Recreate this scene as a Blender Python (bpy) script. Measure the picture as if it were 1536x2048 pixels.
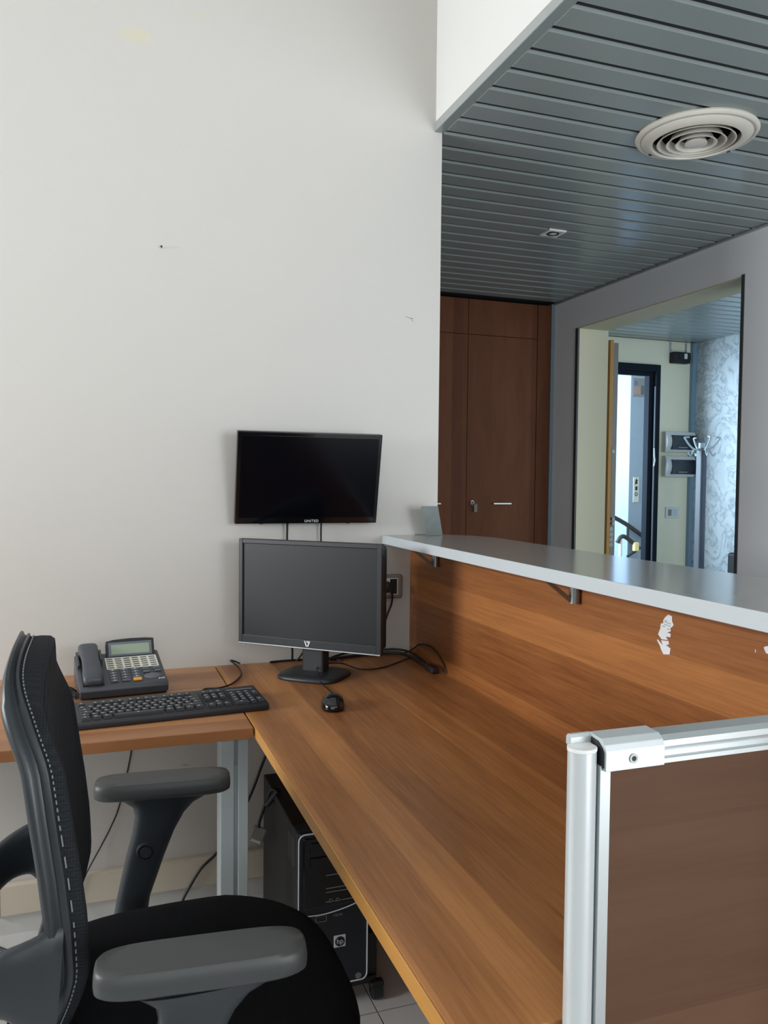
import bpy, bmesh, math, random
from mathutils import Vector, Matrix
random.seed(7)
for o in list(bpy.data.objects): bpy.data.objects.remove(o)
SC = bpy.context.scene
COL = SC.collection

# ------------------------------------------------------------------ camera
CAM_Z = 1.32
yaw, pitch, roll = 0.3420115, 0.03937271, -0.00997121
f = Vector((math.sin(yaw)*math.cos(pitch), math.cos(yaw)*math.cos(pitch), -math.sin(pitch)))
rt = Vector((math.cos(yaw), -math.sin(yaw), 0))
dn = f.cross(rt)
r2 = math.cos(roll)*rt + math.sin(roll)*dn
d2 = -math.sin(roll)*rt + math.cos(roll)*dn
cam = bpy.data.cameras.new('camera')
cam.sensor_fit = 'HORIZONTAL'; cam.sensor_width = 36.0
cam.lens = 36.0*1620.56/1536.0
cam.clip_start = 0.02
camo = bpy.data.objects.new('camera', cam); COL.objects.link(camo)
M4 = Matrix.Identity(4)
for i in range(3):
    M4[i][0] = r2[i]; M4[i][1] = -d2[i]; M4[i][2] = -f[i]
M4[0][3], M4[1][3], M4[2][3] = 0, 0, CAM_Z
camo.matrix_world = M4
SC.camera = camo

# ------------------------------------------------------------------ light
vs = SC.view_settings
vs.view_transform = 'Standard'; vs.look = 'None'; vs.gamma = 1.0
vs.use_curve_mapping = False
vs.exposure = 0.0
W = bpy.data.worlds.new('sky'); SC.world = W; W.use_nodes = True
bg = W.node_tree.nodes['Background']
bg.inputs[0].default_value = (0.80, 0.90, 1.0, 1); bg.inputs[1].default_value = 0.6

def area(name, loc, direction, sx, sy, power, col):
    l = bpy.data.lights.new(name, 'AREA'); l.shape = 'RECTANGLE'
    l.size = sx; l.size_y = sy; l.energy = power; l.color = col
    o = bpy.data.objects.new(name, l); COL.objects.link(o)
    o.location = loc
    o.rotation_euler = Vector(direction).to_track_quat('-Z', 'Z').to_euler()
    return o
# daylight standing in the window openings (frames are built further down), plus added lights for hall and rear stairs
area('daylight_left', (-3.02, 1.78, 1.65), (1, 0, 0), 0.55, 1.5, 96, (0.95, 0.98, 1.0))
area('daylight_rear', (-0.4, -2.12, 1.75), (0, 1, 0), 3.0, 1.7, 27, (0.93, 0.97, 1.0))
area('daylight_entrance', (2.05, -2.12, 1.25), (0, 1, 0), 1.3, 2.1, 100, (0.90, 0.96, 1.0))
area('hall_fill', (3.85, 1.62, 1.55), (0, 1, 0), 1.3, 1.9, 30, (0.70, 0.86, 1.0))  # unseen fill light added to brighten the cream hall wall
area('daylight_stair', (3.04, 6.72, 1.70), (1, 0, 0), 1.2, 1.9, 125, (0.60, 0.82, 1.0))
area('daylight_stair_rear', (4.6, 8.62, 2.4), (0, -1, 0), 2.6, 2.4, 120, (0.80, 0.93, 1.0))  # area light before the closed rear wall, added to brighten the stairwell

# ------------------------------------------------------------------ helpers
def lin(c):
    return tuple(((v/255.0)/12.92 if v/255.0 <= 0.04045 else ((v/255.0+0.055)/1.055)**2.4) for v in c)

class BM:
    def __init__(s): s.bm = bmesh.new()
    def _add(s, fn, mat=None):
        t = bmesh.new(); fn(t)
        if mat is not None: t.transform(mat)
        me = bpy.data.meshes.new('tmp'); t.to_mesh(me); t.free()
        s.bm.from_mesh(me); bpy.data.meshes.remove(me)
        return s
    def box(s, x0, x1, y0, y1, z0, z1, bev=0, seg=2, mat=None):
        def fn(t):
            bmesh.ops.create_cube(t, size=1)
            for v in t.verts:
                v.co = Vector(((x0+x1)/2+v.co.x*(x1-x0), (y0+y1)/2+v.co.y*(y1-y0), (z0+z1)/2+v.co.z*(z1-z0)))
            if bev: bmesh.ops.bevel(t, geom=list(t.edges), offset=bev, segments=seg, affect='EDGES', profile=0.5)
        return s._add(fn, mat)
    def cyl(s, p0, p1, r0, r1=None, n=20, mat=None):
        if r1 is None: r1 = r0
        p0, p1 = Vector(p0), Vector(p1); d = p1-p0
        def fn(t):
            bmesh.ops.create_cone(t, cap_ends=True, segments=n, radius1=r0, radius2=r1, depth=d.length)
            t.transform(Matrix.Translation((p0+p1)/2) @ d.to_track_quat('Z', 'Y').to_matrix().to_4x4())
        return s._add(fn, mat)
    def loft(s, rings, cap=True, closed=False, mat=None):
        def fn(t):
            R = [[t.verts.new(p) for p in r] for r in rings]
            n = len(R[0])
            m = len(R) if closed else len(R)-1
            for i in range(m):
                a, b = R[i], R[(i+1) % len(R)]
                for j in range(n):
                    t.faces.new((a[j], a[(j+1) % n], b[(j+1) % n], b[j]))
            if cap and not closed:
                t.faces.new(list(reversed(R[0]))); t.faces.new(R[-1])
            bmesh.ops.recalc_face_normals(t, faces=t.faces)
        return s._add(fn, mat)
    def grid(s, rows, mat=None):
        def fn(t):
            R = [[t.verts.new(p) for p in r] for r in rows]
            for i in range(len(R)-1):
                for j in range(len(R[0])-1):
                    t.faces.new((R[i][j], R[i][j+1], R[i+1][j+1], R[i+1][j]))
        return s._add(fn, mat)
    def prism(s, poly, fn3, a, b, bev=0, seg=2, mat=None):
        def fn(t):
            A = [t.verts.new(fn3(p[0], p[1], a)) for p in poly]
            B = [t.verts.new(fn3(p[0], p[1], b)) for p in poly]
            n = len(poly)
            for j in range(n):
                t.faces.new((A[j], A[(j+1) % n], B[(j+1) % n], B[j]))
            t.faces.new(list(reversed(A))); t.faces.new(B)
            bmesh.ops.recalc_face_normals(t, faces=t.faces)
            if bev: bmesh.ops.bevel(t, geom=list(t.edges), offset=bev, segments=seg, affect='EDGES', profile=0.5)
        return s._add(fn, mat)
    def tube(s, pts, r, n=8, smooth=6, closed=False, flat=None):
        P = [Vector(p) for p in pts]
        if smooth and len(P) > 2:
            Q = []
            m = len(P)
            for i in range(m if closed else m-1):
                if closed: p0, p1, p2, p3 = P[i-1], P[i], P[(i+1) % m], P[(i+2) % m]
                else: p0, p1, p2, p3 = P[max(i-1, 0)], P[i], P[i+1], P[min(i+2, m-1)]
                for k in range(smooth):
                    t = k/smooth
                    Q.append(0.5*((2*p1)+(-p0+p2)*t+(2*p0-5*p1+4*p2-p3)*t*t+(-p0+3*p1-3*p2+p3)*t**3))
            if not closed: Q.append(P[-1])
            P = Q
        rings = []; up = None
        for i, p in enumerate(P):
            if closed: tg = (P[(i+1) % len(P)]-P[i-1]).normalized()
            else: tg = (P[min(i+1, len(P)-1)]-P[max(i-1, 0)]).normalized()
            if up is None:
                up = Vector((0, 0, 1)) if abs(tg.z) < 0.9 else Vector((1, 0, 0))
            up = (up-tg*up.dot(tg)).normalized()
            sd = tg.cross(up)
            ra = r if not callable(r) else r(i/(len(P)-1))
            rb = ra if flat is None else ra*flat
            rings.append([p+up*(ra*math.sin(2*math.pi*k/n))+sd*(rb*math.cos(2*math.pi*k/n)) for k in range(n)])
        return s.loft(rings, closed=closed)
    def lathe(s, prof, c, n=40, mat=None):
        rings = [[Vector((c[0]+r*math.cos(2*math.pi*k/n), c[1]+r*math.sin(2*math.pi*k/n), c[2]+z)) for k in range(n)] for r, z in prof]
        return s.loft(rings, cap=False, mat=mat)
    def mesh(s, me, mat=None):
        t = bmesh.new(); t.from_mesh(me)
        if mat is not None: t.transform(mat)
        m2 = bpy.data.meshes.new('tmp'); t.to_mesh(m2); t.free()
        s.bm.from_mesh(m2); bpy.data.meshes.remove(m2)
        return s
    def build(s, name, mat, parent=None, smooth=None, label=None):
        me = bpy.data.meshes.new(name)
        if smooth is not None:
            for fc in s.bm.faces: fc.smooth = True
            for e in s.bm.edges:
                if len(e.link_faces) == 2 and e.calc_face_angle(0) > math.radians(smooth): e.smooth = False
        s.bm.to_mesh(me); s.bm.free()
        me.materials.append(mat)
        o = bpy.data.objects.new(name, me); COL.objects.link(o)
        if parent is not None: o.parent = parent
        if label: o['label'] = label
        return o

def tag(o, label, cat=None, group=None, kind=None):
    o['label'] = label
    if cat: o['category'] = cat
    if group: o['group'] = group
    if kind: o['kind'] = kind
    return o
def thing(name, label, cat, loc=(0, 0, 0), rotz=0, group=None, kind=None):
    o = bpy.data.objects.new(name, None); COL.objects.link(o)
    o.empty_display_size = 0.05
    o.location = loc; o.rotation_euler = (0, 0, rotz)
    return tag(o, label, cat, group, kind)
def struct(o, label, cat): return tag(o, label, cat, kind='structure')
def share(src, name, loc, parent=None, rotz=0):
    o = bpy.data.objects.new(name, src.data); COL.objects.link(o)
    o.location = loc; o.rotation_euler = (0, 0, rotz)
    if parent is not None: o.parent = parent
    return o
def text_mesh(body, size, spacing=1.0):
    cu = bpy.data.curves.new('txt', 'FONT'); cu.body = body; cu.size = size
    cu.align_x = 'CENTER'; cu.align_y = 'CENTER'; cu.extrude = 0.0004; cu.space_character = spacing
    ob = bpy.data.objects.new('txt', cu); COL.objects.link(ob)
    dg = bpy.context.evaluated_depsgraph_get()
    me = bpy.data.meshes.new_from_object(ob.evaluated_get(dg))
    bpy.data.objects.remove(ob)
    return me
def xz(x, z, y): return Vector((x, y, z))
def yz(y, z, x): return Vector((x, y, z))
def xy(x, y, z): return Vector((x, y, z))
def Tr(x, y, z): return Matrix.Translation((x, y, z))
def Rot(deg, ax): return Matrix.Rotation(math.radians(deg), 4, ax)

# ------------------------------------------------------------------ materials
def base(name):
    m = bpy.data.materials.new(name); m.use_nodes = True
    nt = m.node_tree; b = nt.nodes['Principled BSDF']
    return m, nt, b
def N(nt, t, **k):
    n = nt.nodes.new(t)
    for a, v in k.items():
        if a.startswith('i_'):
            key = a[2:].replace('_', ' ')
            n.inputs[key].default_value = v
        else: setattr(n, a, v)
    return n
def mat(name, col, rough=0.5, metal=0.0, spec=0.5, var=0.05, vscale=9.0, bump=0.0, bscale=200.0, coat=0.0, alpha=None):
    m, nt, b = base(name)
    c = lin(col)
    tc = N(nt, 'ShaderNodeTexCoord')
    nz = N(nt, 'ShaderNodeTexNoise', i_Scale=vscale, i_Detail=3.0)
    nt.links.new(tc.outputs['Object'], nz.inputs['Vector'])
    mx = N(nt, 'ShaderNodeMix', data_type='RGBA')
    mx.inputs[6].default_value = (*[max(0, v*(1-var)) for v in c], 1)
    mx.inputs[7].default_value = (*[min(1, v*(1+var)) for v in c], 1)
    nt.links.new(nz.outputs['Fac'], mx.inputs[0])
    nt.links.new(mx.outputs[2], b.inputs['Base Color'])
    b.inputs['Roughness'].default_value = rough
    b.inputs['Metallic'].default_value = metal
    b.inputs['Specular IOR Level'].default_value = spec
    b.inputs['Coat Weight'].default_value = coat
    if bump:
        n2 = N(nt, 'ShaderNodeTexNoise', i_Scale=bscale, i_Detail=2.0)
        nt.links.new(tc.outputs['Object'], n2.inputs['Vector'])
        bp = N(nt, 'ShaderNodeBump', i_Strength=bump, i_Distance=0.002)
        nt.links.new(n2.outputs['Fac'], bp.inputs['Height'])
        nt.links.new(bp.outputs[0], b.inputs['Normal'])
    return m
def wood(name, L, Wd, c1, c2, rough=0.38, row=0.085, blen=23.0, off=(0, 0), grain=0.5, spec=0.4):
    m, nt, b = base(name)
    tc = N(nt, 'ShaderNodeTexCoord'); sp = N(nt, 'ShaderNodeSeparateXYZ')
    nt.links.new(tc.outputs['Object'], sp.inputs[0])
    cb = N(nt, 'ShaderNodeCombineXYZ')
    nt.links.new(sp.outputs[L], cb.inputs[0]); nt.links.new(sp.outputs[Wd], cb.inputs[1])
    mp = N(nt, 'ShaderNodeMapping'); mp.inputs['Location'].default_value = (off[0], off[1], 0)
    nt.links.new(cb.outputs[0], mp.inputs[0])
    # warp the rows slightly so staves differ in width
    br = N(nt, 'ShaderNodeTexBrick', offset=0.37)
    br.inputs['Scale'].default_value = 1.0; br.inputs['Mortar Size'].default_value = 0.0
    br.inputs['Brick Width'].default_value = blen; br.inputs['Row Height'].default_value = row
    br.inputs['Color1'].default_value = (0, 0, 0, 1); br.inputs['Color2'].default_value = (1, 1, 1, 1)
    nt.links.new(mp.outputs[0], br.inputs[0])
    br2 = N(nt, 'ShaderNodeTexBrick', offset=0.61)
    br2.inputs['Scale'].default_value = 1.0; br2.inputs['Mortar Size'].default_value = 0.0
    br2.inputs['Brick Width'].default_value = blen*0.83; br2.inputs['Row Height'].default_value = row*0.47
    br2.inputs['Color1'].default_value = (0, 0, 0, 1); br2.inputs['Color2'].default_value = (1, 1, 1, 1)
    nt.links.new(mp.outputs[0], br2.inputs[0])
    st = N(nt, 'ShaderNodeMapping'); st.inputs['Scale'].default_value = (3.0, 85, 1)
    nt.links.new(mp.outputs[0], st.inputs[0])
    g = N(nt, 'ShaderNodeTexNoise', i_Scale=1.6, i_Detail=6.0, i_Roughness=0.65, i_Distortion=0.6)
    nt.links.new(st.outputs[0], g.inputs['Vector'])
    s2 = N(nt, 'ShaderNodeMapping'); s2.inputs['Scale'].default_value = (1.4, 7, 1)
    nt.links.new(mp.outputs[0], s2.inputs[0])
    g2 = N(nt, 'ShaderNodeTexNoise', i_Scale=1.5, i_Detail=3.0, i_Distortion=1.2)
    nt.links.new(s2.outputs[0], g2.inputs['Vector'])
    def math_(op, a, bb):
        n = N(nt, 'ShaderNodeMath', operation=op)
        for i, v in ((0, a), (1, bb)):
            if isinstance(v, (int, float)): n.inputs[i].default_value = v
            else: nt.links.new(v, n.inputs[i])
        return n.outputs[0]
    t = math_('ADD', math_('MULTIPLY', br.outputs['Color'], 0.52), math_('MULTIPLY', br2.outputs['Color'], 0.20))
    t = math_('ADD', t, math_('MULTIPLY', math_('SUBTRACT', g.outputs['Fac'], 0.5), grain))
    t = math_('ADD', t, math_('MULTIPLY', math_('SUBTRACT', g2.outputs['Fac'], 0.36), 0.55))
    mx = N(nt, 'ShaderNodeMix', data_type='RGBA', clamp_factor=True)
    nt.links.new(t, mx.inputs[0])
    mx.inputs[6].default_value = (*lin(c1), 1); mx.inputs[7].default_value = (*lin(c2), 1)
    nt.links.new(mx.outputs[2], b.inputs['Base Color'])
    b.inputs['Roughness'].default_value = rough
    b.inputs['Specular IOR Level'].default_value = spec
    bp = N(nt, 'ShaderNodeBump', i_Strength=0.06, i_Distance=0.001)
    nt.links.new(g.outputs['Fac'], bp.inputs['Height']); nt.links.new(bp.outputs[0], b.inputs['Normal'])
    return m
C1, C2 = (116, 70, 36), (194, 134, 80)
WOOD_Y = wood('cherry_laminate_along_depth', 1, 0, C1, C2, off=(0.3, 0.03), row=0.078, grain=0.85)
WOOD_X = wood('cherry_laminate_along_width', 0, 1, (134, 86, 54), (198, 144, 98), off=(0.1, 0.02))
WOOD_P = wood('cherry_laminate_panel', 1, 2, (116, 66, 33), (188, 124, 70), off=(0.55, 0.045), row=0.075, grain=0.9)
WOOD_D = wood('shaded_laminate_divider', 0, 2, (76, 54, 40), (108, 80, 62), off=(0.2, 0.035), row=0.11, rough=0.6, spec=0.12, grain=0.25)  # same laminate, its colour darkened for the face turned from the window
WOOD_Z = wood('dark_cherry_doors', 2, 0, (78, 44, 27), (112, 70, 45), off=(0.2, 0.01), row=0.14, grain=0.3, rough=0.6, spec=0.15)
EDGE = wood('light_wood_edging', 1, 2, (170, 118, 56), (206, 152, 84), off=(0.2, 0.01), row=0.02, rough=0.4)
EDGE_X = wood('brown_wood_edging', 0, 2, (128, 82, 48), (164, 110, 66), off=(0.2, 0.01), row=0.02, rough=0.4)
OAK = wood('golden_oak', 2, 0, (170, 120, 58), (205, 155, 84), row=0.03)

def wall_mat(name, col, stains=False):
    m, nt, b = base(name)
    tc = N(nt, 'ShaderNodeTexCoord')
    nz = N(nt, 'ShaderNodeTexNoise', i_Scale=1.3, i_Detail=4.0)
    nt.links.new(tc.outputs['Object'], nz.inputs['Vector'])
    mx = N(nt, 'ShaderNodeMix', data_type='RGBA')
    c = lin(col)
    mx.inputs[6].default_value = (*[v*0.965 for v in c], 1); mx.inputs[7].default_value = (*[min(1, v*1.02) for v in c], 1)
    nt.links.new(nz.outputs['Fac'], mx.inputs[0])
    out = mx.outputs[2]
    if stains:
        # faint yellow damp stains and a scuff: blotches on the paint itself
        for (px, pz, rx, rz, amt, tint) in stains:
            mp = N(nt, 'ShaderNodeMapping', vector_type='TEXTURE')
            mp.inputs['Location'].default_value = (px, 0, pz); mp.inputs['Scale'].default_value = (rx, 100, rz)
            nd = N(nt, 'ShaderNodeTexNoise', i_Scale=14.0, i_Detail=3.0)
            nt.links.new(tc.outputs['Object'], nd.inputs['Vector'])
            nt.links.new(tc.outputs['Object'], mp.inputs[0])
            ln = N(nt, 'ShaderNodeVectorMath', operation='LENGTH'); nt.links.new(mp.outputs[0], ln.inputs[0])
            ad = N(nt, 'ShaderNodeMath', operation='ADD'); nt.links.new(ln.outputs['Value'], ad.inputs[0]); nt.links.new(nd.outputs['Fac'], ad.inputs[1])
            mr = N(nt, 'ShaderNodeMapRange'); mr.inputs[1].default_value = 0.75; mr.inputs[2].default_value = 1.5
            mr.inputs[3].default_value = amt; mr.inputs[4].default_value = 0.0
            nt.links.new(ad.outputs[0], mr.inputs[0])
            m2 = N(nt, 'ShaderNodeMix', data_type='RGBA')
            nt.links.new(mr.outputs[0], m2.inputs[0]); nt.links.new(out, m2.inputs[6]); m2.inputs[7].default_value = (*lin(tint), 1)
            out = m2.outputs[2]
    nt.links.new(out, b.inputs['Base Color'])
    b.inputs['Roughness'].default_value = 0.75; b.inputs['Specular IOR Level'].default_value = 0.25
    n2 = N(nt, 'ShaderNodeTexNoise', i_Scale=160.0, i_Detail=3.0)
    nt.links.new(tc.outputs['Object'], n2.inputs['Vector'])
    bp = N(nt, 'ShaderNodeBump', i_Strength=0.08, i_Distance=0.002)
    nt.links.new(n2.outputs['Fac'], bp.inputs['Height']); nt.links.new(bp.outputs[0], b.inputs['Normal'])
    return m
WALL = wall_mat('white_wall_paint', (203, 200, 195), stains=[(0.113, 2.61, 0.06, 0.035, 0.75, (208, 203, 176)), (0.30, 2.70, 0.02, 0.02, 0.4, (204, 199, 178)),
      (0.256, 0.438, 0.016, 0.006, 0.6, (150, 146, 140)), (0.95, 1.22, 0.2, 0.06, 0.25, (190, 180, 168))])
FASCIA = wall_mat('white_fascia_paint', (230, 230, 227))
GREYW = wall_mat('grey_wall_paint', (226, 229, 232))
CREAM = wall_mat('lit_cream_paint', (242, 238, 212))  # hall cream, colour lightened to carry the brighter light there
CREAMJ = wall_mat('shaded_cream_paint', (186, 182, 158))  # same cream, colour darkened for the dimmer light inside the opening
SLAT = mat('grey_green_painted_slat', (140, 150, 150), rough=0.27, metal=0.15, spec=0.5, var=0.03, vscale=3)
SLATD = mat('slat_gap_shade', (28, 32, 32), rough=0.7)  # dark backing colour supplies the shade in the gaps between slats
ALU = mat('brushed_aluminium', (196, 202, 203), rough=0.36, metal=0.65, var=0.04, vscale=30)
ALUW = mat('pale_anodised_aluminium', (206, 212, 214), rough=0.34, metal=0.35, var=0.03, vscale=20)
STEEL = mat('dull_steel', (150, 152, 150), rough=0.35, metal=0.9, var=0.06)
GREYTOP = mat('grey_counter_laminate', (150, 150, 147), rough=0.15, spec=0.65, var=0.03, vscale=40)
GREYEDGE = mat('pale_grey_counter_edge', (196, 204, 208), rough=0.4, var=0.02)
GREYLEG = mat('grey_powder_coat', (182, 192, 194), rough=0.4, spec=0.4, var=0.02)
FLOORM = mat('beige_floor_tile', (202, 201, 198), rough=0.4, var=0.06, vscale=14)
GROUT = mat('floor_grout', (120, 114, 106), rough=0.8)
TRUNK = mat('beige_plastic_trunking', (206, 196, 178), rough=0.5, var=0.03)
BLK = mat('black_plastic', (34, 37, 41), rough=0.42, spec=0.5, var=0.08)
BLKG = mat('glossy_black_plastic', (12, 13, 16), rough=0.1, spec=0.6, var=0.05)
BLKM = mat('matte_black_plastic', (24, 25, 28), rough=0.6, var=0.08)
KEYM = mat('black_keycap_plastic', (40, 42, 46), rough=0.38, var=0.05)
SCREEN = mat('black_tv_glass', (7, 8, 13), rough=0.15, spec=0.16, var=0.03)
SCREENM = mat('matte_monitor_panel', (28, 32, 34), rough=0.40, spec=0.4, var=0.03)
CABLE = mat('black_cable_rubber', (16, 16, 18), rough=0.45)
CABLEB = mat('brown_black_cable_rubber', (36, 26, 26), rough=0.5)
WHITEP = mat('white_plastic', (222, 224, 222), rough=0.4, var=0.02)
GREYP = mat('grey_plastic_plate', (142, 138, 132), rough=0.45, var=0.03)
PRINT = mat('white_print', (216, 220, 224), rough=0.5, var=0.02)
KEYW = mat('ivory_label_keys', (226, 222, 206), rough=0.5, var=0.02)
KEYG = mat('grey_rubber_key', (92, 96, 104), rough=0.5, var=0.04)
KEYO = mat('orange_key', (232, 160, 62), rough=0.45, var=0.03)
LCDM = mat('grey_green_lcd', (152, 166, 146), rough=0.25, var=0.03)
LCDB = mat('lcd_surround', (104, 112, 122), rough=0.3, var=0.03)
PHONE = mat('charcoal_phone_plastic', (66, 70, 77), rough=0.42, var=0.05)
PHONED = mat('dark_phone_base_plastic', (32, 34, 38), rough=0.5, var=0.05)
CHARM = mat('black_chair_plastic', (40, 45, 49), rough=0.4, spec=0.5, var=0.05, bump=0.06, bscale=500)
PADM = mat('charcoal_armrest_rubber', (60, 62, 62), rough=0.45, spec=0.45, var=0.05, bump=0.05, bscale=400)
SEATF = mat('black_seat_fabric', (17, 18, 21), rough=0.95, spec=0.15, var=0.2, vscale=300, bump=0.5, bscale=900)
def mesh_fabric():
    m, nt, b = base('black_mesh_knit')
    tc = N(nt, 'ShaderNodeTexCoord'); mp = N(nt, 'ShaderNodeMapping'); mp.inputs['Rotation'].default_value = (0.6, 0, 0)
    nt.links.new(tc.outputs['Object'], mp.inputs[0])
    ck = N(nt, 'ShaderNodeTexVoronoi', i_Scale=260.0, i_Randomness=0.15)
    nt.links.new(mp.outputs[0], ck.inputs['Vector'])
    mx = N(nt, 'ShaderNodeMix', data_type='RGBA'); nt.links.new(ck.outputs['Distance'], mx.inputs[0])
    mx.inputs[6].default_value = (*lin((14, 16, 18)), 1); mx.inputs[7].default_value = (*lin((42, 45, 49)), 1)
    nt.links.new(mx.outputs[2], b.inputs['Base Color'])
    bp = N(nt, 'ShaderNodeBump', i_Strength=0.5, i_Distance=0.001); nt.links.new(ck.outputs['Distance'], bp.inputs['Height'])
    nt.links.new(bp.outputs[0], b.inputs['Normal'])
    b.inputs['Roughness'].default_value = 0.85; b.inputs['Specular IOR Level'].default_value = 0.2
    return m
MESHF = mesh_fabric()
STITCH = mat('grey_stitch_thread', (120, 126, 126), rough=0.8, var=0.2, vscale=200)
DOORDK = mat('dark_blue_door_frame', (26, 34, 44), rough=0.75, spec=0.15)
DOORGR = mat('grey_brown_metal_door_edge', (128, 122, 114), rough=0.4, metal=0.3)
LIFT = mat('grey_blue_lift_wall', (140, 158, 182), rough=0.45, var=0.04)
SMOKE = mat('smoked_blue_plastic', (16, 30, 44), rough=0.12, spec=0.7, var=0.1)
PAPER = mat('white_paper', (232, 234, 238), rough=0.7, var=0.03)
INK = mat('grey_ink', (120, 126, 138), rough=0.7)
STONE = mat('grey_stair_stone', (140, 152, 162), rough=0.5, var=0.08)
STAIRW = mat('white_stairwell_paint', (238, 240, 240), rough=0.7, var=0.02)
BRONZE = mat('dark_bronze_rail', (58, 54, 58), rough=0.4, metal=0.3)
YELLOW = mat('pale_yellow_plastic', (236, 220, 160), rough=0.5)
BLUETRIM = mat('pale_blue_corner_trim', (128, 156, 176), rough=0.4)
CLEARP = mat('milky_clear_plastic', (196, 212, 220), rough=0.2, spec=0.6)
DGREY = mat('dark_grey_strip', (58, 62, 62), rough=0.5)
LAMPG = mat('frosted_lamp_glass', (214, 212, 200), rough=0.25)
VENTW = mat('aged_white_enamel', (204, 200, 190), rough=0.35, var=0.06, vscale=12)
def stucco():
    m, nt, b = base('blue_grey_stucco')
    tc = N(nt, 'ShaderNodeTexCoord')
    n1 = N(nt, 'ShaderNodeTexNoise', i_Scale=5.0, i_Detail=5.0, i_Roughness=0.6, i_Distortion=1.6)
    nt.links.new(tc.outputs['Object'], n1.inputs['Vector'])
    rp = N(nt, 'ShaderNodeValToRGB')
    rp.color_ramp.elements[0].position = 0.38; rp.color_ramp.elements[0].color = (*lin((214, 222, 226)), 1)
    rp.color_ramp.elements[1].position = 0.62; rp.color_ramp.elements[1].color = (*lin((214, 222, 226)), 1)
    for p, c in ((0.47, (206, 214, 220)), (0.5, (158, 170, 180)), (0.53, (200, 208, 214))):
        e = rp.color_ramp.elements.new(p); e.color = (*lin(c), 1)
    nt.links.new(n1.outputs['Fac'], rp.inputs[0])
    nt.links.new(rp.outputs[0], b.inputs['Base Color'])
    b.inputs['Roughness'].default_value = 0.45
    bp = N(nt, 'ShaderNodeBump', i_Strength=0.25, i_Distance=0.004); nt.links.new(n1.outputs['Fac'], bp.inputs['Height'])
    nt.links.new(bp.outputs[0], b.inputs['Normal'])
    return m
STUCCO = stucco()

# ------------------------------------------------------------------ the setting
D = 2.52; ZC = 2.47; XE = 1.089; XR = 2.808; YC = 4.633; ZH = 3.6
DESK = 0.74
# floor: bed plus tiles
fl = struct(BM().box(-3.05, 6.4, -2.2, 8.7, -0.1, -0.002).build('floor', GROUT), 'floor of beige square tiles with thin joints under the desk', 'floor')
ts = 0.40
t0 = None
for i in range(15):
    for j in range(11):
        x = -2.55+i*ts+0.005; y = 0.22+j*ts+0.03
        if x+ts > 2.9: continue
        if t0 is None:
            t0 = BM().box(0.002, ts-0.002, 0.002, ts-0.002, -0.002, 0.0).build('tile', FLOORM, fl); t0.location = (x, y, 0)
        else: share(t0, 'tile', (x, y, 0), fl)
struct(BM().box(-3.05, XE, D, D+0.12, 0, ZH).build('wall_back', WALL), 'white painted wall behind the two screens', 'wall')
struct(BM().box(XE-0.10, XE, D+0.12, YC+0.6, 0, ZC+0.06).build('wall_passage', WALL), 'white side wall of the passage behind the screen wall', 'wall')
# left wall with a window opening
wl = BM()
wl.box(-3.17, -3.05, -2.2, 1.35, 0, ZH); wl.box(-3.17, -3.05, 2.21, D+0.12, 0, ZH)
wl.box(-3.17, -3.05, 1.35, 2.21, 0, 0.85); wl.box(-3.17, -3.05, 1.35, 2.21, 2.45, ZH)
struct(wl.build('wall_left', WALL), 'white wall on the left with the daylight window', 'wall')
def window(name, label, axis, pos, a0, a1, z0, z1, bars):
    b = BM(); t = 0.05
    def bx(u0, u1, v0, v1):
        if axis == 'x': b.box(pos-0.03, pos+0.03, u0, u1, v0, v1, 0.004)
        else: b.box(u0, u1, pos-0.03, pos+0.03, v0, v1, 0.004)
    bx(a0, a0+t, z0, z1); bx(a1-t, a1, z0, z1); bx(a0+t, a1-t, z0, z0+t); bx(a0+t, a1-t, z1-t, z1)
    for zz in bars: bx(a0+t, a1-t, zz-0.02, zz+0.02)
    return struct(b.build(name, WHITEP), label, 'window')
window('window_1', 'white framed window in the left wall beside the desk', 'x', -3.10, 1.35, 2.21, 0.85, 2.45, [])
wr = BM()
wr.box(-3.17, -2.0, -2.32, -2.2, 0, ZH); wr.box(1.2, 1.35, -2.32, -2.2, 0, ZH); wr.box(2.75, 3.03, -2.32, -2.2, 0, ZH); wr.box(1.35, 2.75, -2.32, -2.2, 2.35, ZH)
wr.box(-2.0, 1.2, -2.32, -2.2, 0, 0.85); wr.box(-2.0, 1.2, -2.32, -2.2, 2.65, ZH)
struct(wr.build('wall_rear', WALL), 'white wall behind the photographer with a wide window', 'wall')
window('window_2', 'wide white framed window in the wall behind the photographer', 'y', -2.26, -2.0, 1.2, 0.85, 2.65, [])
window('window_4', 'tall glazed entrance behind the photographer on the public side', 'y', -2.26, 1.35, 2.75, 0.0, 2.35, [])
struct(BM().box(-3.17, 1.15, -2.32, D+0.12, ZH, ZH+0.1).build('ceiling_upper', FASCIA), 'high white ceiling above the desk area', 'ceiling')
# bulkhead
struct(BM().box(1.066, 1.15, -2.2, D, ZC+0.03, ZH).build('wall_fascia', FASCIA), 'white vertical fascia of the dropped ceiling', 'wall')
tr = BM().box(1.062, 1.066, -2.2, D, ZC+0.006, ZC+0.034).build('trim_1', ALU); 
struct(tr, 'aluminium edge trim along the bottom of the white fascia', 'trim')
BM().box(1.0625, 1.095, -2.2, D, ZC+0.003, ZC+0.006).build('trim_flange', SLAT, tr)
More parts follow.
